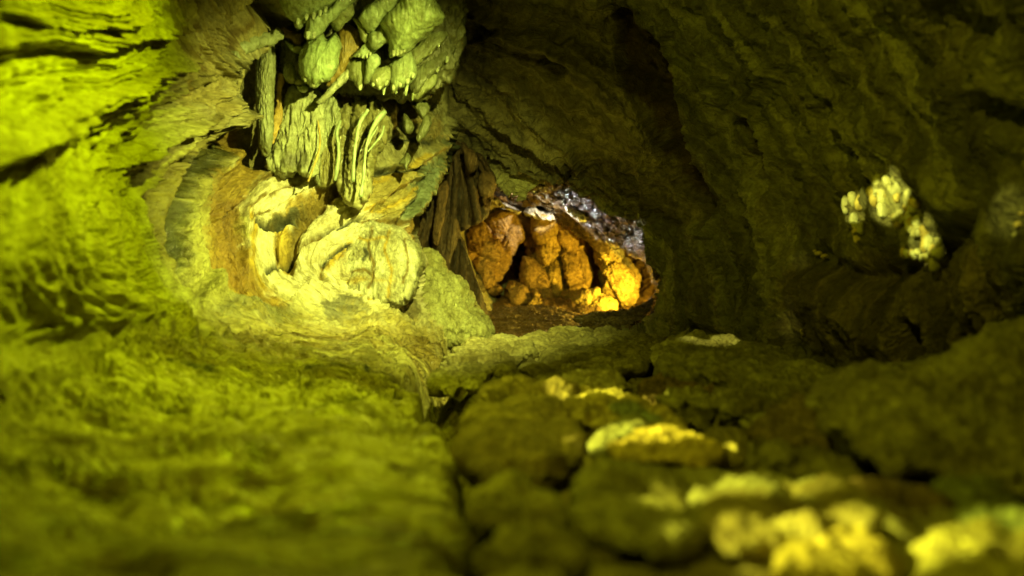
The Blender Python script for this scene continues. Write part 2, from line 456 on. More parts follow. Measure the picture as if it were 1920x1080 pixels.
A_strokes = [
 # ledges upper left (shadow below)
 ('step', 0.085, 46, [(300,118),(230,140),(150,180),(80,225),(20,275),(-60,330)]),
 ('step', 0.065, 40, [(300,128),(250,160),(180,200),(120,245),(40,290)]),
 ('step', 0.08, 44, [(270,58),(200,62),(140,80),(80,68),(0,66),(-120,90)]),
 ('step', 0.05, 30, [(230,20),(160,34),(70,40),(0,20)]),
 ('step', 0.07, 28, [(420,215),(350,230),(290,255),(230,300)]),
 ('step', 0.06, 20, [(440,235),(400,240),(360,262),(310,290),(270,340)]),
 # deep dark channel
 ('ridge', -0.10, 15, [(455,262),(400,288),(352,330),(328,380),(322,440),(332,500),(362,550)]),
 ('ridge', 0.06, 12, [(470,275),(410,305),(372,335),(352,380),(352,440),(372,500),(392,560)]),
 ('ridge', -0.07, 12, [(420,250),(350,285),(300,330),(285,400),(290,450)]),
 ('ridge', 0.05, 9, [(400,282),(340,315),(308,360),(303,430),(318,500)]),
 *[('step', a_, w_, [(x_ + dx_, y_ + dy_) for x_, y_ in c_]) for a_, w_, dx_, dy_, c_ in FOLDS],
 # smooth face folds (top)
 ('ridge', -0.06, 9, [(520,5),(470,20),(430,55),(415,90)]),
 ('step', 0.07, 30, [(530,75),(490,80),(455,95),(425,120),(412,160),(410,210),(415,235)]),
 ('ridge', -0.12, 26, [(540,85),(520,95),(500,115),(490,180),(478,240),(490,290)]),
 ('ridge', -0.18, 18, [(500,20),(520,40),(545,75),(540,110)]),
 ('ridge', -0.10, 10, [(455,130),(450,170),(455,230),(470,280)]),
 # hollows between the dripstones
 ('ridge', -0.20, 16, [(560,150),(590,165),(640,160),(700,170),(770,180),(800,190)]),
 ('ridge', -0.16, 12, [(640,120),(690,100),(730,95),(770,105)]),
 ('ridge', -0.12, 12, [(770,205),(760,225),(775,240)]),
 ('ridge', -0.06, 6, [(720,252),(730,262),(760,255),(775,262)]),
 ('ridge', -0.07, 6, [(695,325),(720,328),(735,320),(790,318)]),
 # shelf under the curtains
 ('step', 0.09, 26, [(640,352),(600,350),(560,335),(520,330),(480,345),(440,380)]),
 ('ridge', -0.05, 5, [(505,318),(540,328),(580,335),(600,348)]),
 # the swirl
 ('ridge', -0.075, 6, [(478,420),(500,428),(530,422),(565,405),(600,385)]),
 ('step', 0.05, 24, [(478,416),(520,398),(560,375),(610,358),(650,350)]),
 ('ridge', -0.075, 10, [(650,358),(610,375),(575,405),(552,440),(543,480),(540,500)]),
 ('ridge', -0.05, 4, [(545,478),(520,500),(498,516)]),
 ('ridge', -0.05, 4, [(672,414),(640,424),(605,438),(575,455),(550,478)]),
 ('step', 0.06, 30, [(455,510),(447,450),(452,400),(475,360),(520,335)]),
 ('ridge', -0.04, 5, [(655,458),(625,475),(602,495),(600,520),(606,530)]),
 ('ridge', -0.025, 3, [(520,430),(518,460),(522,490)]),
 ('step', 0.05, 24, [(560,560),(600,545),(660,560),(720,590),(760,600)]),
 ('ridge', 0.06, 20, [(395,545),(430,580),(480,600)]),
 # right side of the alcove
 ('ridge', 0.05, 5, [(842,225),(835,275),(815,320),(795,365),(775,400),(757,422)]),
 ('ridge', 0.04, 6, [(770,370),(750,390),(740,410)]),
 ('ridge', 0.04, 5, [(850,265),(810,280),(785,300),(765,325)]),
 ('step', 0.06, 20, [(790,330),(750,345),(715,375),(690,400)]),
 # floor
 ('ridge', -0.22, 24, [(868,636),(850,655),(818,690),(795,715),(828,760),(862,800),(880,850),(890,910),(900,960)]),
 ('ridge', -0.25, 38, [(885,845),(915,900),(895,945),(930,1000),(935,1080),(960,1300)]),
 ('ridge', -0.10, 26, [(800,700),(850,760),(880,800)]),
 ('ridge', -0.10, 95, [(800,712),(820,760),(862,800),(880,850),(890,910),(920,1000),(940,1100)]),
 ('ridge', 0.05, 32, [(690,640),(740,660),(770,720),(800,780),(845,850),(865,930)]),
 ('ridge', -0.05, 9, [(110,740),(140,760),(240,765),(330,770),(450,790)]),
 ('ridge', -0.05, 12, [(80,780),(130,790),(260,830),(400,850)]),
 ('ridge', -0.04, 8, [(480,740),(540,752),(620,758),(680,752)]),
 ('ridge', 0.04, 18, [(0,870),(160,880),(330,860),(500,870)]),
 ('ridge', -0.06, 22, [(0,940),(150,925),(330,960),(520,930)]),
 ('ridge', 0.05, 18, [(20,1010),(90,990),(160,992)]),
 ('ridge', -0.10, 22, [(0,1060),(150,1040),(280,1060)]),
 ('ridge', -0.22, 34, [(1050,930),(1070,1000),(1090,1080),(1110,1200)]),
 ('ridge', -0.06, 8, [(890,740),(930,720),(1000,700),(1050,705)]),
 ('ridge', -0.09, 12, [(1180,730),(1240,770),(1330,815),(1400,830),(1500,850),(1600,890)]),
]
h += strokes(Xw, Yw, A_strokes)
h *= np.clip(1 - (outside - 5) / 60, 0.1, 1)
h *= 1 - floorw * (1 - np.clip(D / 1.9, 0.4, 1.0))
xcr = np.interp(Y, [600, 640, 690, 718, 760, 800, 850, 910, 1000, 1080, 1300], [880, 868, 818, 797, 830, 864, 882, 892, 912, 932, 965])
rightf = floorw * sstep(-15, 15, X - xcr + 60 * perlin(Pf * 5.0 + 3).reshape(shape) + 40 * perlin(Pf * 9.0 + 3).reshape(shape))
h = h * (1 - 0.45 * rightf) - rightf * 0.020 * np.clip(D / 1.6, 0.5, 1.5)
PA = P0 + Nn * h[..., None]
warp = (0.8 * midf + 0.8 * finef + 0.5 * wx)
A_zones = [
 ([(-1000,-400),(420,-400),(420,100),(330,200),(440,330),(380,600),(-1000,640)], (0.46,0.44,0.16,0.3), 25),
 ([(300,-50),(520,-50),(500,60),(430,90),(410,150),(400,200),(330,190),(300,100)], (0.42,0.36,0.14,0.35), 14),
 ([(250,330),(350,250),(440,240),(440,300),(360,330),(330,420),(350,520),(300,500),(265,420)], (0.30,0.26,0.08,0.55), 14),
 ([(345,300),(452,255),(445,285),(365,335),(345,400),(345,470),(360,540),(330,520),(310,430),(318,360)], (0.10,0.10,0.04,1.4), 7),  # wet channel, its colour darkened to stand in for shade in the groove
 ([(430,180),(480,200),(480,300),(510,325),(455,360),(445,430),(470,500),(540,575),(480,600),(420,560),(385,500),(370,400),(385,340),(440,280)], OCHRE, 10),
 ([(400,380),(440,390),(440,470),(470,540),(430,540),(400,490)], (0.28,0.17,0.03,0.4), 12),
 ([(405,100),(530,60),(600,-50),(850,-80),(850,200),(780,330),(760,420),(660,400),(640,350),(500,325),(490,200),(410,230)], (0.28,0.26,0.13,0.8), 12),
 ([(690,330),(780,310),(770,400),(700,420),(640,420)], (0.38,0.31,0.10,0.5), 10),
 ([(770,340),(800,300),(850,240),(830,320),(770,420),(750,420)], (0.16,0.19,0.12,0.8), 6),
 ([(450,380),(520,335),(640,345),(680,390),(790,440),(800,560),(720,590),(560,570),(480,520),(450,460)], CREAM, 10),
 ([(500,420),(560,380),(640,350),(640,362),(570,410),(510,428)], (0.42,0.30,0.08,0.4), 5),
 ([(560,400),(620,365),(600,400),(565,440),(555,490),(530,500),(545,440)], (0.28,0.22,0.06,0.5), 5),
 ([(510,430),(545,430),(540,500),(520,490)], (0.55,0.40,0.07,0.3), 5),
 ([(500,420),(550,395),(600,380),(590,390),(540,415),(500,428)], (0.12,0.11,0.06,0.4), 3),
 ([(620,480),(660,450),(640,480),(615,520),(600,530)], (0.50,0.36,0.07,0.3), 5),
 ([(720,530),(760,545),(790,590),(750,600),(700,560),(690,545)], (0.20,0.17,0.09,0.4), 6),
 ([(600,575),(640,565),(680,580),(690,605),(640,610),(605,595)], (0.20,0.19,0.13,0.4), 4),
 ([(470,570),(530,580),(570,600),(570,620),(470,620),(400,610),(390,590)], (0.20,0.19,0.09,0.8), 10),
 ([(300,620),(700,600),(900,640),(760,720),(400,700)], (0.36,0.29,0.09,0.8), 25),
 ([(-1000,700),(1000,700),(1000,1600),(-1000,1600)], (0.40,0.37,0.13,0.8), 60),
 ([(868,640),(797,718),(830,760),(864,800),(882,850),(892,910),(932,1080),(965,1300),(1000,1600),(2500,1600),(2500,640),(1000,620)], (0.33,0.29,0.12,0.3), 14),
]
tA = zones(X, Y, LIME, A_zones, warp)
def dirt_lines(X, Y, tint, lst):
    for w, c, pts in lst:
        pts = smooth_line(pts); x0, y0 = pts.min(0) - 3 * w; x1, y1 = pts.max(0) + 3 * w
        m = (X > x0) & (X < x1) & (Y > y0) & (Y < y1)
        if not m.any(): continue
        d, _ = line_dist(X[m], Y[m], pts)
        a = np.clip(1.25 * np.exp(-(d / w) ** 2), 0, 1)[:, None]
        tint[m] = tint[m] * (1 - a) + np.array(c) * a
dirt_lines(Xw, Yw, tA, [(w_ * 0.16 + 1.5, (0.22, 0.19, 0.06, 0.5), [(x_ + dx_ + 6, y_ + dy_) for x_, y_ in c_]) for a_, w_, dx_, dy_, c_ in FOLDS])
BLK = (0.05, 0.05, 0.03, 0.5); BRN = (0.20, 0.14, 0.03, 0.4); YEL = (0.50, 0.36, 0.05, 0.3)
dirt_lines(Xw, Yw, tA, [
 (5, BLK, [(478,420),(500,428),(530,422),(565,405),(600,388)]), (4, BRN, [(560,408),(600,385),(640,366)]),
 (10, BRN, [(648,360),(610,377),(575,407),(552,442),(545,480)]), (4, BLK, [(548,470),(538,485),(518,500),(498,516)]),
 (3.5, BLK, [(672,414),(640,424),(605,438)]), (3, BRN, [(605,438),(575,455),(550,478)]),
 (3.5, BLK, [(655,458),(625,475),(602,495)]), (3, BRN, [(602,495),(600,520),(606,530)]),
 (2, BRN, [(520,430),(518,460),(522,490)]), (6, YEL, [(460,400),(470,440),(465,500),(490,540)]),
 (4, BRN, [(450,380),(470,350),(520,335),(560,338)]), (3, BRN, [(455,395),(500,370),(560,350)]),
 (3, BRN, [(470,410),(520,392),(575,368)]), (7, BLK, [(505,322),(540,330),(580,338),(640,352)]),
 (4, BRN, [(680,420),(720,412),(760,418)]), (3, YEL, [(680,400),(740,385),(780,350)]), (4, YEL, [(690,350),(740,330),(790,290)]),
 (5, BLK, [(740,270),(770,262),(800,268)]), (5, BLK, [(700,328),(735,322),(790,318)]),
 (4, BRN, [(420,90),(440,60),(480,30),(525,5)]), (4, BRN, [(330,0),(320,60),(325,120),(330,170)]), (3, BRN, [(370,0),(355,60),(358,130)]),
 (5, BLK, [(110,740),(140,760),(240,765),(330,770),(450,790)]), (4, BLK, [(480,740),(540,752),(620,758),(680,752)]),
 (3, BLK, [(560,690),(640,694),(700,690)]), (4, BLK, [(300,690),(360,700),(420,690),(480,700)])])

def sheet_obj(name, P, tint, mask, mat, kind='structure', label=None, flow=None):
    flow = P if flow is None else flow
    r, c = P.shape[:2]
    idx = np.arange(r * c).reshape(r, c)
    q = np.stack([idx[:-1, :-1], idx[1:, :-1], idx[1:, 1:], idx[:-1, 1:]], -1).reshape(-1, 4)
    mq = (mask[:-1, :-1] & mask[1:, :-1] & mask[1:, 1:] & mask[:-1, 1:]).ravel()
    q = q[mq]
    used = np.unique(q)
    remap = np.full(r * c, -1, np.int64); remap[used] = np.arange(len(used))
    o = make_mesh(name, P.reshape(-1, 3)[used], remap[q], mat, tint.reshape(-1, 4)[used], flow=flow.reshape(-1, 3)[used])
    return tag(o, kind=kind, label=label)

keep = outside < 110
seam = np.interp(X, [-500, 0, 300, 500, 800, 930, 1000], [720, 690, 665, 625, 622, 640, 500])
isfl = Y > seam
def grow(m):
    g = m.copy(); g[1:] |= m[:-1]; g[:, 1:] |= m[:, :-1]; g[:-1] |= m[1:]; g[:, :-1] |= m[:, 1:]; return g
# share the seam row so the two meshes meet
fm = isfl.copy(); fm[:-1] |= isfl[1:]; fm[:, :-1] |= isfl[:, 1:]; fm[:-1, :-1] |= isfl[1:, 1:]
fa = S_field(X, Y) * 0.13 + 0.02 * lowf + 0.06 * floorw * flx
wallflow = np.stack([fa, P0[..., 1] * 0.22, P0[..., 2] * 0.22 + P0[..., 0] * 0.1], -1)
flowA = np.stack([fa, P0[..., 1] * (0.22 - 0.17 * floorw) + P0[..., 0] * 0.25, P0[..., 2] * 0.22 + P0[..., 0] * 0.08], -1)
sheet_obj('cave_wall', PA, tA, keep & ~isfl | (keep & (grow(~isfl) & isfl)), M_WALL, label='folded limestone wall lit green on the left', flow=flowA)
sheet_obj('cave_floor', PA, tA, keep & isfl, M_FLOOR, label='cracked limestone cave floor', flow=flowA)

def floor_depth(px, py):
    """distance of sheet A (without displacement) at a pixel"""
    return float(np.exp(A_depth(np.array([[float(px)]]), np.array([[float(py)]])))[0, 0])

# ------------------------------------------------------------------ SHEET B: right wall and ceiling, with the mouth of the chamber
B_pts = [
 (600,-300,4.0),(600,0,4.9),(600,300,5.4),(700,500,5.6),(700,700,5.6),
 (850,-300,3.6),(850,0,4.5),(850,150,4.75),(840,260,5.0),(930,310,4.9),(1010,335,4.8),(1080,315,4.7),
 (1000,-300,3.3),(1000,50,4.2),(1050,200,4.35),(1160,250,4.3),
 (1200,-300,3.0),(1200,50,4.0),(1250,250,4.15),(1250,400,4.5),(1260,500,4.5),(1260,600,4.4),
 (1350,150,3.75),(1400,300,3.6),(1400,450,3.7),(1400,600,3.7),(1350,700,3.9),
 (1550,-300,2.2),(1550,50,2.9),(1550,250,3.05),(1550,450,3.05),(1550,620,3.05),(1550,780,3.1),
 (1750,-300,1.8),(1750,50,2.35),(1750,250,2.5),(1750,450,2.5),(1750,620,2.55),(1750,800,2.7),
 (1920,-300,1.5),(1920,100,1.95),(1920,300,2.05),(1920,500,2.1),(1920,650,2.3),(1920,800,2.4),
 (2400,-300,1.0),(2400,200,1.2),(2400,500,1.25),(2400,800,1.4)]
B_depth = rbf([(a, b) for a, b, c in B_pts], [math.log(c) for a, b, c in B_pts])
outer = [(760,640),(770,420),(800,330),(832,262),(870,268),(905,285),(945,318),(990,335),(1040,322),(1075,315),(1088,340),(1130,375),(1185,400),(1216,418),(1222,470),(1240,505),(1250,540),(1240,580),(1215,612),(1150,622),(1080,618),(1060,640),(900,700)]
inner = [(770,640),(780,440),(810,350),(838,285),(868,290),(900,305),(925,335),(985,352),(1035,366),(1080,398),(1115,430),(1160,452),(1205,480),(1228,505),(1236,540),(1222,572),(1180,590),(1120,598),(1076,592),(1040,640),(900,690)]
xb = axis_line([(600, 820, 8), (820, 1300, 1.6), (1300, 1480, 2.6), (1480, 1920, 4), (1920, 2400, 12)])
yb = axis_line([(-300, 0, 10), (0, 280, 2.4), (280, 640, 1.6), (640, 820, 5)])
X, Y = np.meshgrid(xb, yb)
D = np.exp(B_depth(X, Y))
Pt = unproj(X, Y, D).reshape(-1, 3); shape = X.shape
wx = fbm(Pt + 5, 12.0, 3).reshape(shape); wy = fbm(Pt + 9, 12.0, 3).reshape(shape)
Xw, Yw = X + 7 * wx, Y + 7 * wy
po = smooth_line(outer + [outer[0]], 4); pin = smooth_line(inner + [inner[0]], 4)
sdo = poly_sd(Xw, Yw, po); sdi = poly_sd(Xw, Yw, pin)
# funnel: from outer edge to inner edge the wall runs away from the camera
t = np.clip(-sdo / (-sdo + np.clip(sdi, 0.01, None)), 0, 1) * (sdo < 0)
t = np.where(sdi < 0, 1.0, t)
D = D + 0.6 * t ** 0.8 + 0.9 * (1 - np.exp(-np.clip(-sdi, 0, None) / 14)) * (X < 1150)
D = D + 0.10 * np.exp(-np.clip(sdo, 0, None) / 14) * (sdo >= 0) * 0.6
P0 = unproj(X, Y, D)
Nn = grid_normals(P0)
Nn *= np.sign(-(Nn * (P0 - np.array([0, 0, H]))).sum(-1))[..., None]
Pf = P0.reshape(-1, 3)
lowf = fbm(Pf, 1.9, 3).reshape(shape); midf = fbm(Pf, 7.0, 4, 0.55).reshape(shape)
finef = fbm(Pf, 30.0, 4, 0.62).reshape(shape)
vert = fbm(Pf, (11, 11, 3.2), 4, 0.55, True).reshape(shape)
# diagonal ribs on the ceiling, running down to the right
u = (X * 0.80 + Y * 0.60) / 100.0; v = (-X * 0.60 + Y * 0.80) / 100.0
Q = np.stack([u * 0.55, v * 2.6, D * 0.3], -1).reshape(-1, 3).astype(np.float32)
ribs = fbm(Q + 0.25 * np.stack([wx, wy, wx], -1).reshape(-1, 3), 1.3, 4, 0.55, True).reshape(shape)
BF = [(0, [(840,270),(930,310),(1000,335),(1080,330),(1180,395),(1225,450),(1245,540),(1230,600)]),
 (1, [(850,170),(960,240),(1070,300),(1180,350),(1260,420),(1290,520),(1290,620)]),
 (2, [(850,60),(960,130),(1100,220),(1220,290),(1310,400),(1350,520),(1360,640)]),
 (3, [(900,0),(1040,60),(1160,140),(1270,230),(1370,350),(1420,500),(1430,650)]),
 (4, [(1000,-100),(1150,0),(1290,100),(1390,220),(1460,350),(1500,500),(1510,660)]),
 (6, [(1200,-200),(1350,0),(1480,150),(1570,300),(1640,480),(1650,680)]),
 (9, [(1500,-200),(1700,100),(1850,350),(1900,650)]), (13, [(1900,-200),(2200,200),(2300,650)])]
bp, bv = [], []
for val, pts in BF:
    for p_ in pts: bp.append(p_); bv.append(val)
BFe = rbf(bp, bv)
fld = BFe(X, Y) + 0.25 * wx + 0.3 * perlin(Pf * 1.3).reshape(shape)
flowB = np.stack([fld * 0.17, P0[..., 1] * 0.2 + P0[..., 0] * 0.1, P0[..., 2] * 0.2], -1)
Qb = np.stack([fld * 1.15, P0[..., 0] * 0.9, P0[..., 2] * 0.9], -1).reshape(-1, 3).astype(np.float32)
bands = fbm(Qb, 1.4, 4, 0.6, True).reshape(shape)
ceilw = (1 - sstep(1150, 1300, X + 0.3 * Y)) * (1 - sstep(300, 420, Y) * sstep(1050, 1200, X))
slab = np.clip(-poly_sd(X, Y, [(930,85),(1000,70),(1090,130),(1150,150),(1235,260),(1240,330),(1130,300),(1040,260),(960,180)]) / 25, 0, 1)
h = 0.07 * lowf + 0.045 * midf * (1 - 0.6 * slab) + 0.020 * finef * (1 - 0.3 * slab)
h += ceilw * (1 - slab) * (0.02 * ribs + 0.06 * bands) + (1 - ceilw) * (0.012 * vert + 0.075 * bands * np.clip(D / 3.3, 0.5, 1))
c1, c2, _ = cells(Pf + 0.06 * np.stack([wx, wy, wx], -1).reshape(-1, 3), (4.0, 4.0, 2.6), 3)
h += (1 - ceilw) * 0.03 * np.minimum((c2 - c1).reshape(shape) * 2.5, 1)
B_strokes = [
 ('step', 0.10, 30, [(832,265),(880,272),(930,305),(985,330),(1040,330)]),
 ('step', 0.07, 26, [(885,165),(930,200),(985,240),(1030,262),(1060,285),(1070,300)]),
 ('step', 0.06, 24, [(850,170),(880,210),(930,250),(970,280),(1010,300)]),
 ('step', 0.07, 24, [(990,170),(1000,200),(1040,240),(1080,270),(1100,310)]),
 ('step', 0.09, 26, [(900,20),(990,50),(1060,70),(1110,110),(1150,140),(1200,190),(1240,250)]),
 ('step', 0.07, 22, [(920,70),(975,60),(1040,85),(1080,110),(1140,160)]),
 ('ridge', 0.04, 5, [(910,60),(950,95),(1000,110),(1050,130)]),
 ('ridge', -0.10, 12, [(1030,105),(1060,125),(1040,130)]),
 ('ridge', -0.20, 24, [(1165,40),(1180,100),(1230,160),(1265,220),(1280,260),(1300,320),(1325,390)]),
 ('ridge', -0.14, 18, [(1215,70),(1260,120),(1280,180),(1285,250)]),
 ('ridge', 0.07, 8, [(1150,20),(1210,45),(1260,90),(1290,140),(1302,200),(1298,270),(1330,340),(1345,400),(1340,440)]),
 ('ridge', 0.05, 8, [(1125,0),(1150,40),(1152,110),(1165,150)]),
 ('ridge', -0.08, 10, [(1395,205),(1430,240),(1455,290),(1460,350)]),
 ('ridge', 0.06, 12, [(1380,190),(1420,210),(1460,250),(1475,330),(1455,400),(1460,440)]),
 ('ridge', -0.06, 7, [(1385,300),(1392,350),(1400,400)]),
 ('ridge', -0.06, 9, [(1430,340),(1440,400),(1445,430)]),
 ('ridge', 0.06, 14, [(1330,120),(1360,180),(1330,240),(1310,300)]),
 ('ridge', 0.05, 12, [(1420,200),(1450,160),(1480,110)]),
 ('ridge', -0.12, 9, [(1565,198),(1580,200)]),
 ('ridge', -0.16, 18, [(1735,610),(1745,650),(1760,690)]),
 ('ridge', -0.14, 22, [(1890,190),(1920,210),(1960,240)]),
 ('ridge', -0.10, 20, [(1790,0),(1820,40),(1860,60)]),
 ('ridge', 0.06, 30, [(1620,230),(1700,300),(1780,330),(1830,380)]),
 ('ridge', -0.07, 20, [(1560,480),(1640,520),(1760,480),(1850,420)]),
 ('ridge', 0.08, 50, [(1560,560),(1640,600),(1720,620)]),
 ('ridge', -0.12, 14, [(1300,618),(1350,640),(1450,680),(1560,715)]),
 ('ridge', 0.05, 10, [(1215,290),(1225,330),(1240,400),(1250,470)]),
 ('ridge', 0.03, 4, [(1090,345),(1130,368),(1180,390),(1210,420)]),
 ('ridge', 0.02, 2.2, [(1075,352),(1110,392),(1160,430),(1205,462)]),
 ('ridge', -0.03, 4, [(1080,340),(1120,378),(1170,410),(1215,455)]),
]
h += strokes(Xw, Yw, B_strokes)
fun = (sdo < 4)
fr = fbm(Pf, (26, 26, 26), 3, 0.6, True).reshape(shape)
Q2 = np.stack([u * 1.6, v * 9.0, D * 2.0], -1).reshape(-1, 3).astype(np.float32)
thr = fbm(Q2 + 0.8 * np.stack([wx, wy, wx], -1).reshape(-1, 3), 1.0, 4, 0.6, True).reshape(shape)
h = np.where(fun, 0.02 * midf + 0.035 * thr + 0.006 * fr + 0.35 * h, h)
PB = P0 + Nn * h[..., None]
warp = 0.8 * midf + 0.8 * finef + 0.4 * wx
B_zones = [
 ([(800,0),(1150,0),(1300,200),(1330,420),(1100,340),(830,260)], (0.26,0.22,0.10,0.12), 20),
 ([(930,85),(1000,70),(1090,130),(1150,150),(1235,260),(1240,330),(1130,300),(1040,260),(960,180)], (0.36,0.31,0.16,0.1), 10),
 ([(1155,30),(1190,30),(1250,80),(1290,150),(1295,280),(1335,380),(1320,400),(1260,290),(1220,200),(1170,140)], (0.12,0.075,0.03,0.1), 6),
 ([(1385,200),(1430,220),(1460,300),(1455,400),(1430,400),(1430,290)], (0.15,0.11,0.05,0.1), 8),
 ([(1500,0),(2500,-100),(2500,800),(1500,480),(1460,300)], (0.33,0.31,0.13,0.15), 40),
 ([(1500,500),(1700,470),(1900,450),(1900,640),(1700,700),(1500,640)], (0.24,0.19,0.08,0.15), 30),
]
tB = zones(X, Y, OLIVE, B_zones, warp)
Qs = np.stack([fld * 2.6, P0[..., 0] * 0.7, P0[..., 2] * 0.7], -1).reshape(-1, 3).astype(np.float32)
rib_shade = sstep(-0.25, 0.30, fbm(Qs, 1.3, 4, 0.6).reshape(shape))  # darker bands along the ribs: rib shading put into the wall colour
tB[..., :3] *= (0.50 + 0.65 * rib_shade)[..., None] * np.array([1.0, 1.0, 1.0]) 
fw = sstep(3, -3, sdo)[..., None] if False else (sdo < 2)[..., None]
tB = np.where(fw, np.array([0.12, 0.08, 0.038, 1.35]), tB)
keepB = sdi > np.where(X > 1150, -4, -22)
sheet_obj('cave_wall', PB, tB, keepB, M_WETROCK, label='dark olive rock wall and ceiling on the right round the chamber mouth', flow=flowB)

# ------------------------------------------------------------------ SHEET C: the lit chamber behind the mouth
C_pts = [(700,150,5.4),(700,400,5.7),(700,700,5.4),(900,250,5.6),(900,450,7.2),(900,560,7.0),(920,605,5.3),(920,650,4.8),(1000,300,5.7),
 (1000,370,6.6),(1000,450,7.5),(1000,550,7.3),(1010,580,6.1),(1020,620,5.0),(1020,680,4.6),(1150,350,5.8),(1150,450,7.4),(1150,540,7.3),(1120,590,5.9),(1120,630,5.0),(1120,680,4.6),
 (1250,400,6.4),(1250,500,6.6),(1250,590,5.9),(1250,680,5.0),(1400,400,5.5),(1400,600,5.4),(1400,200,5.4),(1100,200,5.5),(900,100,5.3),(1400,50,5.3),(700,0,5.3)]
C_depth = rbf([(a, b) for a, b, c in C_pts], [math.log(c) for a, b, c in C_pts])
xc = axis_line([(660, 800, 8), (800, 1300, 2.0), (1300, 1440, 8)]); yc = axis_line([(40, 250, 8), (250, 690, 2.0)])
X, Y = np.meshgrid(xc, yc); D = np.exp(C_depth(X, Y)); P0 = unproj(X, Y, D)
Nn = grid_normals(P0); Nn *= np.sign(-(Nn * (P0 - np.array([0, 0, H]))).sum(-1))[..., None]
Pf = P0.reshape(-1, 3); shape = X.shape
midf = fbm(Pf, 4.0, 4, 0.55).reshape(shape); finef = fbm(Pf, 18.0, 4, 0.6).reshape(shape)
rid = fbm(Pf, (6, 6, 10), 4, 0.55, True).reshape(shape)
h = 0.08 * midf + 0.025 * finef + 0.04 * rid
h += strokes(X + 5 * finef, Y + 5 * midf, [
 ('step', 0.10, 16, [(915,370),(950,382),(990,395),(1040,405),(1070,400)]),
 ('step', 0.06, 12, [(905,352),(960,358),(1010,350),(1040,370)]),
 ('ridge', 0.05, 9, [(920,570),(980,572),(1040,578),(1120,588)]),
 ('ridge', 0.05, 8, [(900,600),(960,606),(1040,602),(1080,610)])])
PC = P0 + Nn * h[..., None]
tC = zones(X, Y, (0.30, 0.17, 0.05, 0.3), [
 ([(915,368),(960,380),(1045,398),(1050,415),(960,398),(915,380)], (0.7,0.62,0.45,0.5), 4),
 ([(880,568),(1130,560),(1130,690),(880,690)], (0.22,0.13,0.05,0.8), 8)], midf + finef)
sheet_obj('chamber_wall', PC, tC, np.ones(shape, bool), M_CHAMB, label='brown rock at the back of the lit chamber')

# rough shell closing the cave round and behind the camera
th = np.linspace(0, 2 * np.pi, 161); yy = np.linspace(-3.5, 8.5, 90)
TH, YY = np.meshgrid(th, yy)
prof = np.sqrt(np.clip(1 - ((YY - 2.5) / 6.02) ** 2, 0.0, 1))
Ps = np.stack([3.3 * np.cos(TH) * prof, YY, 0.9 + 2.4 * np.sin(TH) * prof], -1)
n_ = fbm(Ps.reshape(-1, 3), 1.1, 4, 0.5, True).reshape(TH.shape)
n_[:, -1] = n_[:, 0]
cen = np.array([0, 2.5, 0.9])
Ps = Ps + (cen - Ps) * (0.10 * n_)[..., None]
sheet_obj('cave_ceiling', Ps, np.broadcast_to(np.array([0.24, 0.22, 0.10, 0.1]), Ps.shape[:2] + (4,)).copy(), np.ones(TH.shape, bool), M_WALL, label='dark rock closing the cave behind and above')

# ------------------------------------------------------------------ solid stones and dripstones
def resample(poly, n, smooth=4):
    p = smooth_line(list(poly) + [poly[0]], smooth)
    # closed catmull: drop last
    seg = np.linalg.norm(np.diff(p, axis=0), axis=1); s = np.concatenate([[0], np.cumsum(seg)])
    t = np.linspace(0, s[-1], n, endpoint=False)
    return np.stack([np.interp(t, s, p[:, 0]), np.interp(t, s, p[:, 1])], 1)

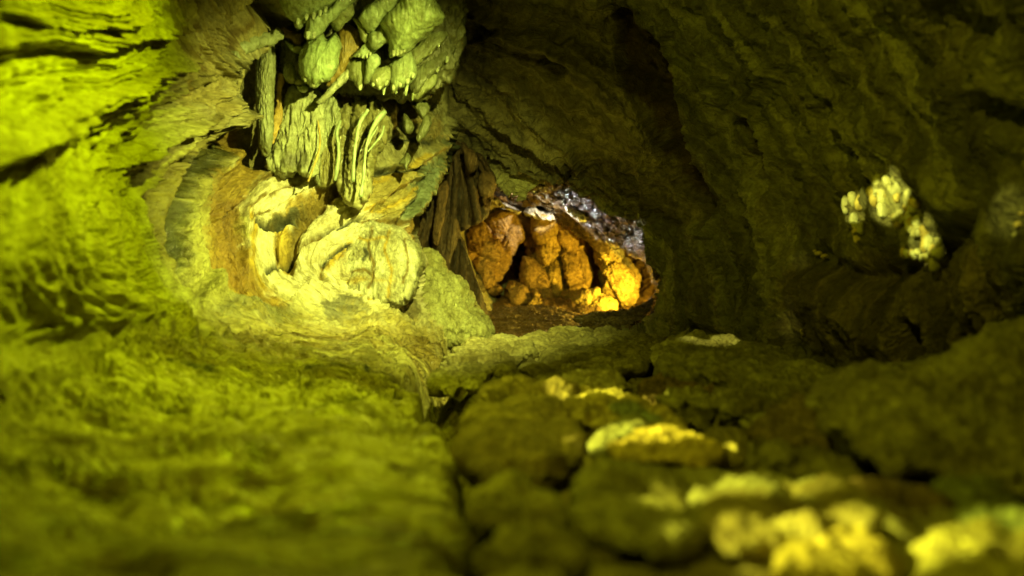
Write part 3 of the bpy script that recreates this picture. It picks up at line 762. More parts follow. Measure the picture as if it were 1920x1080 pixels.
def stone(name, poly, d0, d1, thick, tint, mat, p=2.2, noise=(0.010, 20.0), aniso=(1, 1, 1), facet=0.0, fscale=6.0,
          back=None, n=None, rings=None, cellamp=0.0, parent=None, folds=None, center=None, blotches=(), seed=0.0, sharp=3, lines=()):
    """closed solid with the given outline. d0, d1: distance at the top and the bottom of the outline"""
    poly = np.array(poly, float)
    size = max(np.ptp(poly[:, 0]), np.ptp(poly[:, 1]))
    n = n or int(np.clip(size * 1.1, 40, 300)); rings = rings or int(np.clip(size * 0.24, 12, 70))
    rim = resample(poly, n, sharp)
    c = rim.mean(0) if center is None else np.array(center, float)
    y0, y1 = rim[:, 1].min(), rim[:, 1].max()
    back = thick if back is None else back
    r = np.cos(np.linspace(0, np.pi / 2, rings + 1))[:-1]      # 1 .. 0 excluded
    def layer(rr, side):
        pts = c + (rim - c)[None] * rr[:, None, None]
        Dp = d0 + (d1 - d0) * (pts[..., 1] - y0) / (y1 - y0 + 1e-9)
        hh = (1 - rr ** p) ** (1 / p)
        k = thick if side > 0 else back
        dd = Dp - side * k * hh[:, None]
        if folds is not None and side > 0:
            dd = dd - folds(pts[..., 0], pts[..., 1]) * np.clip(hh[:, None] * 1.6, 0, 1)
        return unproj(pts[..., 0], pts[..., 1], dd), pts
    Fp, Fpx = layer(r, 1); Bp, _ = layer(r[1:], -1)
    Dc = d0 + (d1 - d0) * (c[1] - y0) / (y1 - y0 + 1e-9)
    fc = Dc - thick - (folds(np.array([c[0]]), np.array([c[1]]))[0] if folds is not None else 0)
    co = np.concatenate([Fp.reshape(-1, 3), Bp.reshape(-1, 3), [at(c[0], c[1], fc)], [at(c[0], c[1], Dc + back)]])
    K = rings
    def ring_idx(k, side):       # front rings 0..K-1 ; back ring 0 shares the rim
        if side > 0 or k == 0: return np.arange(n) + k * n
        return np.arange(n) + K * n + (k - 1) * n
    faces = []
    for side in (1, -1):
        for k in range(K - 1):
            a = ring_idx(k, side); b = ring_idx(k + 1, side)
            a2, b2 = np.roll(a, -1), np.roll(b, -1)
            faces.append(np.stack([a, a2, b2, b] if side < 0 else [a, b, b2, a2], 1))
    iF, iB = len(co) - 2, len(co) - 1
    for side, ic in ((1, iF), (-1, iB)):
        a = ring_idx(K - 1, side); a2 = np.roll(a, -1)
        tri = np.stack([a, a2, np.full(n, ic), np.full(n, ic)] if side < 0 else [a, np.full(n, ic), np.full(n, ic), a2], 1)
        faces.append(tri)
    fq = np.concatenate(faces)
    # normals
    nr = np.zeros_like(co)
    v = co[fq]
    fn = np.cross(v[:, 2] - v[:, 0], v[:, 3] - v[:, 1]); 
    for k in range(4): np.add.at(nr, fq[:, k], fn)
    nr /= np.linalg.norm(nr, axis=1)[:, None] + 1e-12
    mid = co.mean(0)
    if ((co - mid) * nr).sum() < 0: nr = -nr
    amp, sc = noise
    sd = np.array([seed * 3.1, seed * 1.7, seed * 2.3])
    dn = amp * fbm(co + sd, tuple(sc * np.array(aniso)), 4, 0.55) + amp * 0.6 * fbm(co + sd + 4, tuple(sc * 2.7 * np.array(aniso)), 3, 0.6, True)
    if facet > 0:
        w_ = 0.03 * np.stack([fbm(co + sd, 6, 2), fbm(co + sd + 3, 6, 2), fbm(co + sd + 8, 6, 2)], -1)
        c1, c2, hid = cells(co + w_, fscale, seed)
        dn += facet * (np.minimum((c2 - c1) * 2.2, 1.0) - 0.5) + facet * 0.9 * GT[hid, 0]
    if cellamp > 0:
        c1, c2, hid = cells(co, fscale * 2.5, seed + 9)
        dn += cellamp * (0.6 - c1)
    co = co + nr * dn[:, None]
    tn = np.empty((len(co), 4)); tn[:] = tint
    if blotches:
        wv = fbm(co, 9, 3)
        D_ = co[:, 1]; qx = 960 + co[:, 0] / D_ * F; qy = 540 - (co[:, 2] - H) / D_ * F
        tn = zones(qx, qy, tint, blotches, wv)
    if lines:
        D_ = co[:, 1]; qx = 960 + co[:, 0] / D_ * F; qy = 540 - (co[:, 2] - H) / D_ * F
        wv = fbm(co, 12, 3)
        dirt_lines(qx + 8 * wv, qy + 8 * wv, tn, lines)
    # collapse degenerate quads into triangles for the caps
    m = fq[:, 2] == fq[:, 3]; m2 = fq[:, 1] == fq[:, 2]
    quads = fq[~(m | m2)]
    t1 = fq[m][:, :3]; t2 = fq[m2][:, [0, 1, 3]]
    tris = np.concatenate([t1, t2])
    me = bpy.data.meshes.new(name)
    allv = np.concatenate([quads.ravel(), tris.ravel()]).astype(np.int32)
    tot = np.concatenate([np.full(len(quads), 4), np.full(len(tris), 3)]).astype(np.int32)
    st = np.concatenate([[0], np.cumsum(tot)[:-1]]).astype(np.int32)
    # origin at the middle of the thing
    org = co.mean(0)
    me.vertices.add(len(co)); me.vertices.foreach_set('co', (co - org).astype(np.float32).ravel())
    me.loops.add(len(allv)); me.loops.foreach_set('vertex_index', allv)
    me.polygons.add(len(tot)); me.polygons.foreach_set('loop_start', st); me.polygons.foreach_set('loop_total', tot)
    me.polygons.foreach_set('use_smooth', np.ones(len(tot), bool))
    me.update(calc_edges=True)
    add_flow(me, co * np.array(aniso) + seed)
    ca = me.color_attributes.new('tint', 'FLOAT_COLOR', 'POINT'); ca.data.foreach_set('color', tn.astype(np.float32).ravel())
    me.materials.append(mat)
    o = bpy.data.objects.new(name, me); COL.objects.link(o)
    if parent is not None:
        o.parent = parent; o.location = Vector(org) - parent.location
    else: o.location = org
    return o

def tube(name, pts, radii, tint, mat, flat=1.0, noise=(0.004, 40), seg=16, parent=None, steps=8):
    """pts: (px, py, D); radii in photograph pixels"""
    pts = np.array(pts, float); radii = np.array(radii, float)
    line = smooth_line(np.column_stack([pts, radii]), steps)
    P = unproj(line[:, 0], line[:, 1], line[:, 2]); R = np.clip(line[:, 3], 0.3, None) / F * line[:, 2]
    Tn = np.gradient(P, axis=0); Tn /= np.linalg.norm(Tn, axis=1)[:, None] + 1e-9
    V = np.array([0, 1.0, 0])
    A_ = np.cross(Tn, V); A_ /= np.linalg.norm(A_, axis=1)[:, None] + 1e-9
    B_ = np.cross(Tn, A_)
    an = np.linspace(0, 2 * np.pi, seg, endpoint=False)
    co = P[:, None] + R[:, None, None] * (np.cos(an)[None, :, None] * A_[:, None] + flat * np.sin(an)[None, :, None] * B_[:, None])
    m = len(P)
    co = co.reshape(-1, 3)
    nr = co - np.repeat(P, seg, axis=0); nr /= np.linalg.norm(nr, axis=1)[:, None] + 1e-9
    co = co + nr * (noise[0] * (fbm(co, noise[1], 3) + 0.6 * fbm(co + 3, noise[1] * 0.4, 2)))[:, None]
    ends = np.array([P[0] - Tn[0] * R[0] * 0.8, P[-1] + Tn[-1] * R[-1] * 0.8])
    co = np.concatenate([co, ends])
    idx = np.arange(m * seg).reshape(m, seg)
    q = np.stack([idx[:-1], np.roll(idx[:-1], -1, 1), np.roll(idx[1:], -1, 1), idx[1:]], -1).reshape(-1, 4)
    t0 = np.stack([idx[0], np.full(seg, m * seg), np.roll(idx[0], -1)], -1)
    t1 = np.stack([idx[-1], np.roll(idx[-1], -1), np.full(seg, m * seg + 1)], -1)
    org = co.mean(0)
    me = bpy.data.meshes.new(name)
    me.from_pydata((co - org).tolist(), [], q.tolist() + t0.tolist() + t1.tolist())
    me.polygons.foreach_set('use_smooth', np.ones(len(me.polygons), bool))
    ca = me.color_attributes.new('tint', 'FLOAT_COLOR', 'POINT')
    ca.data.foreach_set('color', np.tile(np.array(tint, np.float32), len(co)))
    add_flow(me, co * np.array((1.4, 1, 0.5)))
    me.materials.append(mat); me.update()
    o = bpy.data.objects.new(name, me); COL.objects.link(o)
    if parent is not None:
        o.parent = parent; o.location = Vector(org) - parent.location
    else: o.location = org
    return o

# ---- rocks of the orange chamber
ORANGE = (0.46, 0.28, 0.08, 0.2)
CH = 'fallen rocks in the orange chamber'
def chamber_rock(poly, d0, d1, thick, label, tint=ORANGE, **k):
    kw = dict(noise=(0.022, 10.0), facet=0.045, fscale=3.4, p=4.0, sharp=2, back=0.3); kw.update(k)
    off = 0.0 if max(d0, d1) < 5.35 else 0.65
    d0 += off; d1 += off; thick *= 1.25
    return tag(stone('rock', poly, d0, d1, thick, tint, M_CHAMB, **kw), label, 'rock', CH)
chamber_rock([(848,476),(856,462),(872,440),(895,420),(905,418),(912,430),(916,448),(930,460),(946,476),(950,494),(940,512),(938,530),(942,545),(925,549),(909,548),(905,525),(895,512),(870,495)], 5.75, 5.65, 0.16, 'jagged orange rock leaning in from the left side of the chamber', seed=1)
chamber_rock([(914,412),(930,398),(962,396),(984,430),(986,448),(972,458),(961,480),(950,472),(930,460),(920,440)], 5.95, 5.9, 0.14, 'smooth orange rock pointing down beside the jagged left one', seed=2, facet=0.01)
chamber_rock([(966,398),(990,404),(1012,440),(1016,480),(1000,492),(986,472),(986,440)], 6.0, 5.95, 0.12, 'narrow brown rock wedged high between two orange rocks', (0.36,0.21,0.06,0.2), seed=3)
chamber_rock([(982,480),(1000,488),(1020,505),(1040,545),(1040,572),(1010,565),(985,545),(976,515)], 5.85, 5.75, 0.16, 'tall orange slab in the centre of the chamber above the rubble', seed=4, facet=0.012)
chamber_rock([(1000,405),(1036,408),(1048,450),(1056,500),(1058,560),(1050,580),(1035,560),(1022,505),(1012,470)], 5.95, 5.75, 0.14, 'cracked yellow rock face with knobbly lit lower half', (0.55,0.36,0.09,0.2), seed=5)
chamber_rock([(1040,412),(1075,415),(1092,450),(1106,500),(1110,545),(1085,572),(1062,560),(1054,500),(1044,460)], 5.95, 5.7, 0.16, 'broad rounded orange rock left of the bright flowing one', (0.50,0.31,0.08,0.2), seed=6)
chamber_rock([(1102,440),(1120,432),(1145,445),(1162,470),(1180,495),(1198,520),(1200,545),(1185,565),(1165,574),(1145,562),(1130,545),(1132,515),(1122,480),(1106,462)], 5.75, 5.6, 0.15, 'bright yellow bulging rock flowing down the right of the chamber', (0.66,0.48,0.16,0.35), seed=7, noise=(0.03,16), cellamp=0.012,
   blotches=[([(1118,428),(1150,445),(1178,480),(1185,505),(1165,490),(1140,460),(1110,450)], (0.30,0.27,0.2,0.7), 5)])
chamber_rock([(946,540),(962,528),(980,532),(992,552),(990,568),(958,570)], 5.6, 5.5, 0.09, 'small squarish orange rock on the chamber floor', seed=8)
chamber_rock([(990,572),(995,552),(1004,544),(1020,560),(1034,572),(1015,580)], 5.45, 5.4, 0.07, 'small pointed rock beside the squarish one on the chamber floor', (0.55,0.36,0.10,0.3), seed=9)
chamber_rock([(1068,582),(1080,562),(1100,552),(1122,540),(1130,560),(1150,576),(1120,586)], 5.35, 5.3, 0.08, 'bright crumbly rubble lump at the foot of the yellow bulging rock', (0.65,0.47,0.15,0.4), seed=10, noise=(0.03,26), cellamp=0.01)
chamber_rock([(868,520),(885,512),(905,528),(908,545),(885,545),(872,535)], 5.6, 5.5, 0.06, 'dim olive stone in the dark gap under the jagged rock', (0.25,0.19,0.08,0.2), seed=11)
chamber_rock([(983,398),(1000,395),(1022,402),(1036,398),(1046,410),(1034,416),(1015,414),(998,408)], 5.75, 5.7, 0.05, 'white crumbly stone on the ledge at the top of the chamber', (0.75,0.68,0.5,0.5), seed=12, noise=(0.02,30))
chamber_rock([(1058,385),(1075,388),(1095,402),(1104,412),(1098,418),(1080,408),(1062,395)], 5.3, 5.25, 0.05, 'pale flat stone under the wet edge of the chamber mouth', (0.6,0.52,0.36,0.6), seed=13)
chamber_rock([(918,370),(935,374),(960,386),(978,396),(970,400),(945,392),(922,382)], 5.6, 5.6, 0.04, 'white sloping stone catching light at the left end of the ledge', (0.75,0.68,0.5,0.6), seed=14, noise=(0.02,30))

# ledge at the lower right of the mouth
tag(stone('rock', [(1078,598),(1110,590),(1160,586),(1205,575),(1232,560),(1245,575),(1235,605),(1200,618),(1140,618),(1100,612)], 5.1, 4.75, 0.10, (0.24,0.18,0.09,1.0), M_WETROCK, noise=(0.03,18), aniso=(0.7,1,1.6), seed=15),
    'wet brown ledge with glinting ridges at the lower right of the chamber mouth', 'rock')
tag(stone('rock', [(905,606),(930,582),(980,578),(1040,580),(1085,592),(1100,612),(1040,640),(960,655),(925,640)], 5.35, 4.75, 0.08, (0.26,0.15,0.055,0.7), M_WETROCK, noise=(0.035,14), aniso=(0.6,1,1.8), seed=16),
    'brown ribbed rock forming the floor of the chamber mouth', 'rock')

# ---- brown draperies left of the mouth
def drape(px, py):
    a = np.arctan2(px - 850, py - 215)
    return 0.05 * np.sin(a * 26 + 0.02 * py) + 0.03 * np.sin(a * 61 + 1.0 + py * 0.03)
tag(stone('flowstone', [(778,600),(778,470),(790,400),(806,340),(828,272),(868,268),(900,290),(922,318),(930,345),(924,362),(915,385),(910,408),(890,420),(862,432),(850,445),(843,470),(838,490),(855,530),(890,570),(922,612),(918,640),(850,640)],
    4.95, 4.9, 0.08, (0.085,0.048,0.02,0.5), M_CHAMB, noise=(0.02,12), aniso=(1.6,1,0.45), folds=drape, p=5, center=(850,400), n=260, rings=70),
    'brown folded flowstone hanging at the left of the orange chamber', 'flowstone')
for k, (pl, dd, lab) in enumerate([
   ([(868,276),(885,282),(896,300),(893,315),(882,325),(876,312),(872,295)], 4.72, 'small brown hanging lobe at the top of the brown flowstone'),
   ([(905,320),(922,326),(930,345),(925,362),(912,372),(900,362),(898,340)], 4.72, 'rounded brown lobe with a hole beneath at the right edge of the brown flowstone'),
   ([(822,345),(836,340),(840,362),(832,400),(825,440),(818,460),(812,440),(818,400)], 4.70, 'long thin brown drip running down the brown flowstone')]):
    tag(stone('dripstone', pl, dd, dd, 0.06, (0.15,0.085,0.033,0.4), M_CHAMB, noise=(0.012,18), aniso=(1.4,1,0.5), seed=k + 20), lab, 'dripstone', 'brown lobes on the brown flowstone')
# ---- the green ridge at the foot of the left wall and the bright bulge
tag(stone('rock', [(778,640),(762,600),(770,560),(788,520),(795,475),(808,470),(830,490),(858,530),(890,575),(915,605),(928,636),(900,650),(840,652)], 4.45, 4.1, 0.20, (0.40,0.40,0.18,0.35), M_WALL, noise=(0.035,7), facet=0.02, fscale=6, aniso=(1.4,1,0.8), seed=31),
    'green veined rock ridge sloping down towards the chamber mouth', 'rock')
tag(stone('rock', [(620,490),(640,455),(668,428),(700,418),(735,428),(768,446),(795,487),(783,520),(776,556),(740,578),(690,580),(640,560),(610,530)], 4.02, 3.72, 0.20, (0.58,0.57,0.40,0.3), M_WALL, p=2.4, noise=(0.026,8), facet=0.012, fscale=6, aniso=(1.9,1,0.6), seed=33,
    lines=[(4, BLK, [(655,458),(625,478),(602,495)]), (3, BRN, [(606,495),(604,518),(610,532)]), (3, BRN, [(700,425),(690,460),(700,500),(690,540)]), (4, BLK, [(683,466),(688,478),(684,488)]),
           (2.5, YEL, [(730,432),(722,470),(735,510),(725,555)]), (3, BRN, [(640,520),(680,505),(700,520)]), (3, YEL, [(620,500),(640,540),(700,565)]), (2.5, BRN, [(758,446),(765,490),(755,530)]), (3, YEL, [(660,440),(690,450),(720,444)])],
    blotches=[([(600,500),(625,478),(660,455),(640,482),(612,505),(606,535)], (0.5,0.36,0.08,0.2), 5), ([(640,520),(700,520),(760,530),(700,528),(650,530)], (0.55,0.42,0.12,0.2), 6), ([(776,450),(800,490),(780,560),(770,560),(785,500)], (0.25,0.25,0.12,0.4), 5), ([(600,425),(580,460),(556,490),(580,500),(610,450)], (0.5,0.38,0.1,0.3), 8)]),
    'bright cream bulging rock at the centre of the lit alcove', 'rock')

# ---- dripstones hanging in the alcove
G1 = (0.30, 0.36, 0.20, 1.3); G2 = (0.22, 0.24, 0.11, 0.9); G3 = (0.27, 0.19, 0.05, 0.9); G4 = (0.15, 0.16, 0.08, 0.9)
DG = 'wet dripstones hanging in the lit alcove'
def drip(poly, D_, th, label, tint=G1, name='dripstone', **k):
    poly = np.array(poly, float); poly = poly.mean(0) + (poly - poly.mean(0)) * 1.06
    kw = dict(noise=(0.012, 10.0), aniso=(1.5, 1, 0.5), p=2.6, sharp=2); kw.update(k)
    return tag(stone(name, poly, D_[0], D_[1], th, tint, M_DRIP, **kw), label, name, DG)
drip([(522,-60),(528,0),(541,28),(550,36),(560,42),(575,32),(590,30),(602,24),(617,12),(628,0),(650,-60)], (3.35,3.55), 0.12, 'large pale shell-shaped dripstone cut by the top of the picture', seed=41)
drip([(556,34),(572,26),(576,34),(568,44),(563,52),(555,48)], (3.5,3.52), 0.035, 'small blunt tooth under the shell-shaped dripstone', seed=42)
drip([(578,36),(600,26),(628,8),(655,-20),(672,-10),(640,22),(618,42),(606,58),(594,68),(580,72),(572,66),(576,52)], (3.45,3.55), 0.06, 'pale fang-shaped dripstone pointing down left', seed=43)
drip([(622,44),(626,22),(642,6),(654,-4),(662,18),(661,30),(646,42),(634,56),(627,52)], (3.5,3.6), 0.06, 'short green-brown bulb hanging right of the fang', G2, seed=44)
drip([(566,96),(582,76),(600,62),(606,74),(616,78),(628,66),(638,84),(634,104),(630,128),(616,148),(602,150),(590,161),(576,152),(566,138),(563,115)], (3.65,3.62), 0.13, 'large smooth glossy dripstone in the middle with two wet highlights', (0.30,0.38,0.18,1.3), seed=45)
drip([(636,62),(650,50),(668,60),(677,80),(672,96),(656,110),(642,138),(626,156),(614,160),(620,148),(632,128),(634,102),(642,84)], (3.68,3.72), 0.06, 'ochre stained dripstone behind the glossy one', G3, seed=46)
drip([(596,190),(618,166),(640,140),(660,128),(658,144),(632,166),(606,192)], (3.68,3.7), 0.03, 'thin diagonal rib of dripstone under the ochre one', (0.36,0.38,0.24,0.9), seed=47)
drip([(676,34),(690,14),(716,-4),(742,-40),(772,-30),(740,14),(714,38),(700,56),(692,58)], (3.4,3.55), 0.07, 'pale flat dripstone blade slanting up to the right', seed=48)
drip([(716,44),(730,24),(750,2),(764,-40),(805,-40),(814,8),(829,33),(816,50),(796,66),(774,84),(760,99),(748,102),(742,98),(734,104),(733,90),(732,76),(724,60)], (3.4,3.6), 0.14, 'largest dripstone at the upper right with a frayed lower tip', (0.31,0.38,0.18,1.2), seed=49)
drip([(693,66),(707,55),(717,50),(723,62),(731,77),(717,80),(705,92),(695,82)], (3.55,3.58), 0.05, 'small angular pale flake left of the largest dripstone', seed=50)
drip([(658,108),(676,94),(688,80),(696,84),(702,96),(692,102),(684,108),(674,105)], (3.62,3.64), 0.04, 'small frilled pale dripstone below the angular flake', seed=51)
drip([(664,36),(678,42),(690,60),(689,76),(681,76),(676,60)], (3.56,3.6), 0.035, 'thin upright flake between the bulb and the angular flake', G2, seed=52)
drip([(650,118),(668,108),(690,110),(694,126),(686,145),(679,164),(673,166),(665,152),(652,143)], (3.72,3.7), 0.07, 'brown-green pointed dripstone leftmost in the lower row', G2, seed=53)
drip([(690,112),(698,104),(709,107),(712,118),(702,130),(694,150),(684,154),(688,132)], (3.62,3.66), 0.05, 'pale knob-headed dripstone in the lower row', seed=54)
drip([(694,134),(718,124),(734,130),(734,150),(720,162),(709,166),(698,158),(691,150)], (3.7,3.68), 0.08, 'wide rounded dripstone right of the knob-headed one', G2, seed=55)
drip([(732,122),(750,106),(768,98),(778,128),(776,146),(762,158),(748,162),(738,172),(733,155)], (3.68,3.68), 0.08, 'pale scalloped dripstone in the lower row under the frayed tip', seed=56)
drip([(764,98),(790,76),(820,54),(838,60),(832,76),(802,104),(782,120),(770,114)], (3.8,3.75), 0.06, 'mottled slab of dripstone directly below the largest one', G2, seed=57)
drip([(778,130),(810,106),(842,80),(857,88),(838,114),(816,136),(797,150),(786,168),(776,172),(771,150)], (3.88,3.8), 0.06, 'long dim slab of dripstone at the right end of the rows', G4, seed=58)
drip([(788,152),(816,138),(815,158),(797,174),(782,186),(771,178)], (3.85,3.83), 0.05, 'stubby yellowish dripstone under the long dim slab', G2, seed=59)
for k, (x0, y0, y1, w) in enumerate([(720,160,178,4),(743,162,176,4),(762,158,179,4.5),(774,176,188,3)]):
    o = tube('dripstone', [(x0 + 1, y0, 3.66), (x0, (y0 + y1) / 2, 3.66), (x0 - 1, y1, 3.66)], [w, w * 0.7, w * 0.35], G1, M_DRIP, noise=(0.002, 60))
    tag(o, ['tiny dark tooth hanging under the wide rounded dripstone', 'tiny pale tooth at the tip of the scalloped dripstone', 'longest of the tiny pale teeth below the lower row', 'tiniest tooth with a water drop under the stubby dripstone'][k], 'dripstone', DG)
tag(stone('flowstone', [(545,-60),(560,20),(548,60),(525,100),(540,150),(600,165),(660,175),(740,182),(800,180),(850,120),(850,-60)], 3.72, 3.98, 0.10, (0.15,0.15,0.08,0.9), M_DRIP, p=4, noise=(0.05,7), aniso=(1.4,1,0.5), seed=90),
    'dark wet flowstone mass from which the pale dripstones hang', 'flowstone', 'flowstone curtains in the alcove')
def fringe(spots, D_, tint):
    for x_, y_, w_, l_ in spots:
        yield tube('tip', [(x_ + 0.8, y_ - 4, D_), (x_, y_ + l_ * 0.5, D_ - 0.01), (x_ - 0.8, y_ + l_, D_)], [w_, w_ * 0.75, w_ * 0.35], tint, M_DRIP, noise=(0.003, 50))
def with_parts(root, parts):
    bpy.context.view_layer.update()
    for p_ in parts:
        p_.parent = root; p_.location = p_.location - root.location
for key, spots, D_ in [
  ('large pale shell-shaped', [(558,40,4,7),(574,32,4,6),(588,30,4,6),(600,25,4,6),(610,18,4,6)], 3.42),
  ('largest dripstone at the upper right', [(738,99,4,7),(745,99,3.5,5),(752,97,3.5,5),(758,94,3,5)], 3.5),
  ('small frilled pale', [(673,104,2.5,4),(680,106,2.5,4),(688,105,2.5,4),(694,101,2.5,3)], 3.6),
  ('pale fang-shaped', [(577,66,5,8),(588,66,4,6)], 3.44),
  ('large smooth glossy', [(572,148,4,6),(588,155,5,8),(604,148,4,5)], 3.56),
  ('pale scalloped dripstone', [(738,164,3.5,6),(750,158,4,6),(764,152,4,6),(774,142,3.5,5)], 3.62),
  ('wide rounded dripstone', [(700,156,3.5,6),(712,162,4,6),(724,156,3.5,5)], 3.63),
  ('brown-green pointed', [(675,162,4,7)], 3.66),
  ('mottled slab', [(790,110,4,6),(808,96,4,5),(822,84,3.5,5)], 3.74),
  ('long dim slab', [(782,166,4,7),(800,146,4,6),(820,130,4,6),(838,112,3.5,5)], 3.8)]:
    root = [o for o in COL.objects if o.get('label', '').startswith(key)][0]
    with_parts(root, list(fringe(spots, D_, (0.36, 0.40, 0.24, 1.0))))
# small leaf stones left of the glossy one
for k, (pl, lab) in enumerate([
   ([(536,122),(545,118),(552,135),(552,152),(543,152),(534,140)], 'small rounded nub left of the glossy dripstone'),
   ([(552,150),(566,147),(573,156),(564,160),(554,157)], 'small flat nub below the rounded nub'),
   ([(558,162),(570,160),(576,166),(570,171),(562,169)], 'small pale nub lowest of the three by the glossy dripstone'),
   ([(530,52),(545,58),(560,66),(567,60),(568,75),(560,84),(548,74),(530,66)], 'ochre crooked dripstone beside the dark hollow at top'),
   ([(534,76),(548,84),(556,90),(566,88),(562,96),(553,98),(543,90)], 'thin pale curl under the ochre crooked dripstone')]):
    drip(pl, (3.72, 3.72), 0.04, lab, [G2, G2, G1, G3, G1][k], seed=60 + k)

# columns and curtains
def vert_folds(a, f, x0):
    return lambda px, py: a * np.sin((px - x0) * f + 0.02 * (py - 200))
drip([(484,118),(488,92),(500,74),(512,92),(514,122),(512,160),(510,210),(509,255),(506,278),(500,287),(493,281),(487,255),(484,205),(482,160)], (3.72,3.72), 0.07, 'long pale hanging column beside the dark slot', (0.27,0.29,0.17,0.8), 'stalactite', seed=71, noise=(0.012,16), aniso=(1.6,1,0.4))
tag(stone('flowstone', [(498,312),(506,296),(518,284),(528,235),(538,195),(548,168),(560,168),(570,182),(586,176),(600,192),(604,240),(600,290),(594,322),(584,330),(572,326),(560,314),(546,322),(530,326),(515,318),(507,320)], 3.88, 3.80, 0.06, (0.36,0.38,0.23,0.85), M_DRIP, p=5, noise=(0.035,9), aniso=(1.5,1,0.35), folds=vert_folds(0.008, 0.16, 540), seed=72, center=(565,250),
   blotches=[([(535,285),(570,280),(575,310),(540,318),(525,300)], (0.16,0.16,0.09,0.8), 7)]), 'widest pale curtain of flowstone with a dark pitted hem', 'flowstone', 'flowstone curtains in the alcove')
tag(stone('flowstone', [(603,192),(616,182),(630,186),(634,230),(632,280),(628,325),(616,345),(604,348),(596,330),(602,285),(606,240)], 3.92, 3.84, 0.04, (0.30,0.33,0.20,0.9), M_DRIP, p=5, noise=(0.03,12), aniso=(1.5,1,0.35), seed=73,
   blotches=[([(600,275),(632,265),(630,350),(598,350)], (0.22,0.20,0.08,0.8), 9)]), 'narrow pale curtain stained dark below beside the widest curtain', 'flowstone', 'flowstone curtains in the alcove')
tag(stone('flowstone', [(640,215),(656,192),(684,184),(712,196),(722,212),(722,250),(704,290),(694,330),(690,365),(672,384),(648,376),(638,345),(634,290),(636,250)], 3.95, 3.80, 0.05, (0.20,0.19,0.09,1.2), M_DRIP, p=5, noise=(0.035,11), aniso=(1.4,1,0.5), folds=vert_folds(0.02, 0.22, 640), seed=74, cellamp=0.01,
   blotches=[([(655,330),(692,320),(692,385),(640,390)], (0.40,0.39,0.22,0.5), 8)]), 'dark glittering curtain of flowstone with pale raised ribs', 'flowstone', 'flowstone curtains in the alcove')
RIBS = [
 ([(690,206,3.72),(676,228,3.70),(668,262,3.69),(664,300,3.67),(662,340,3.66)], [4,5,4.5,4,5], 'pale rib curving down the middle of the glittering curtain'),
 ([(721,210,3.74),(706,228,3.70),(692,256,3.68),(685,290,3.66),(682,330,3.64),(676,368,3.62)], [7,7,4,4,4,6], 'pale rib with a club-shaped head on the glittering curtain'),
 ([(720,236,3.76),(716,252,3.74),(702,270,3.72),(690,284,3.70)], [2.5,2.5,2.5,2], 'short pale rib right of the club-headed rib'),
 ([(708,238,3.74),(698,254,3.72),(690,272,3.70)], [2,2,2], 'shortest faint rib between the two right ribs'),
 ([(638,226,3.78),(632,250,3.76),(635,285,3.74),(632,318,3.73),(628,338,3.72)], [3.5,4.5,5,5.5,4], 'beaded pale rib at the left edge of the glittering curtain'),
 ([(596,225,3.78),(600,262,3.74),(596,290,3.70),(586,318,3.68),(578,340,3.66)], [2,2.2,2.5,2.5,3], 'thin golden rib along the right edge of the widest curtain')]
for pts, rr, lab in RIBS:
    tag(tube('flowstone_rib', pts, [r_ * 0.7 for r_ in rr], (0.30,0.37,0.22,0.95) if 'golden' not in lab else (0.6,0.45,0.12,0.6), M_DRIP, noise=(0.004, 45)), lab, 'flowstone rib', 'ribs on the flowstone curtains')
# arch rims left of the column
for pts, rr, tn_, lab in [
 ([(526,64,3.35),(490,74,3.35),(458,90,3.38),(436,112,3.42),(424,140,3.46),(424,175,3.50),(420,210,3.52),(428,238,3.56)], [12,13,12,11,10,12,14,8], (0.34,0.37,0.22,0.9), 'thick grey-green rim arching over the dark slot'),
 ([(500,88,3.52),(478,98,3.54),(456,120,3.56),(448,150,3.58),(444,190,3.60),(442,225,3.62)], [5,6,7,7,7,5], (0.38,0.33,0.14,0.7), 'thinner ochre rim inside the thick grey-green rim'),
 ([(526,140,3.80),(524,190,3.80),(518,240,3.78),(512,268,3.76)], [6,7,6,3], (0.42,0.28,0.07,0.7), 'orange-brown streaked rib between the column and the widest curtain')]:
    if 'rim' in lab:
        pts = [(x_, y_, float(np.exp(A_depth(np.array([[float(x_)]]), np.array([[float(y_)]])))[0, 0]) - 0.07) for x_, y_, _d in pts]
    tag(tube('flowstone_rib', pts, rr, tn_, M_DRIP, flat=0.8, noise=(0.022, 20), seg=32, steps=20), lab, 'flowstone rib', 'ribs on the flowstone curtains')
# fangs at the right of the alcove
for k, (pl, lab) in enumerate([
   ([(772,196),(790,192),(806,200),(800,212),(793,222),(786,212)], 'dim fang-shaped dripstone at the far right of the alcove'),
   ([(782,258),(790,235),(800,215),(806,232),(794,258),(784,266)], 'dim upright fang against the right edge of the alcove'),
   ([(758,215),(766,222),(774,240),(766,250),(758,240)], 'small dim fang left of the upright fang'),
   ([(750,306),(762,288),(770,300),(764,312),(762,322),(757,312)], 'lowest small fang, greenish, below the upright one')]):
    drip(pl, (4.02, 4.0), 0.04, lab, G4, seed=80 + k)

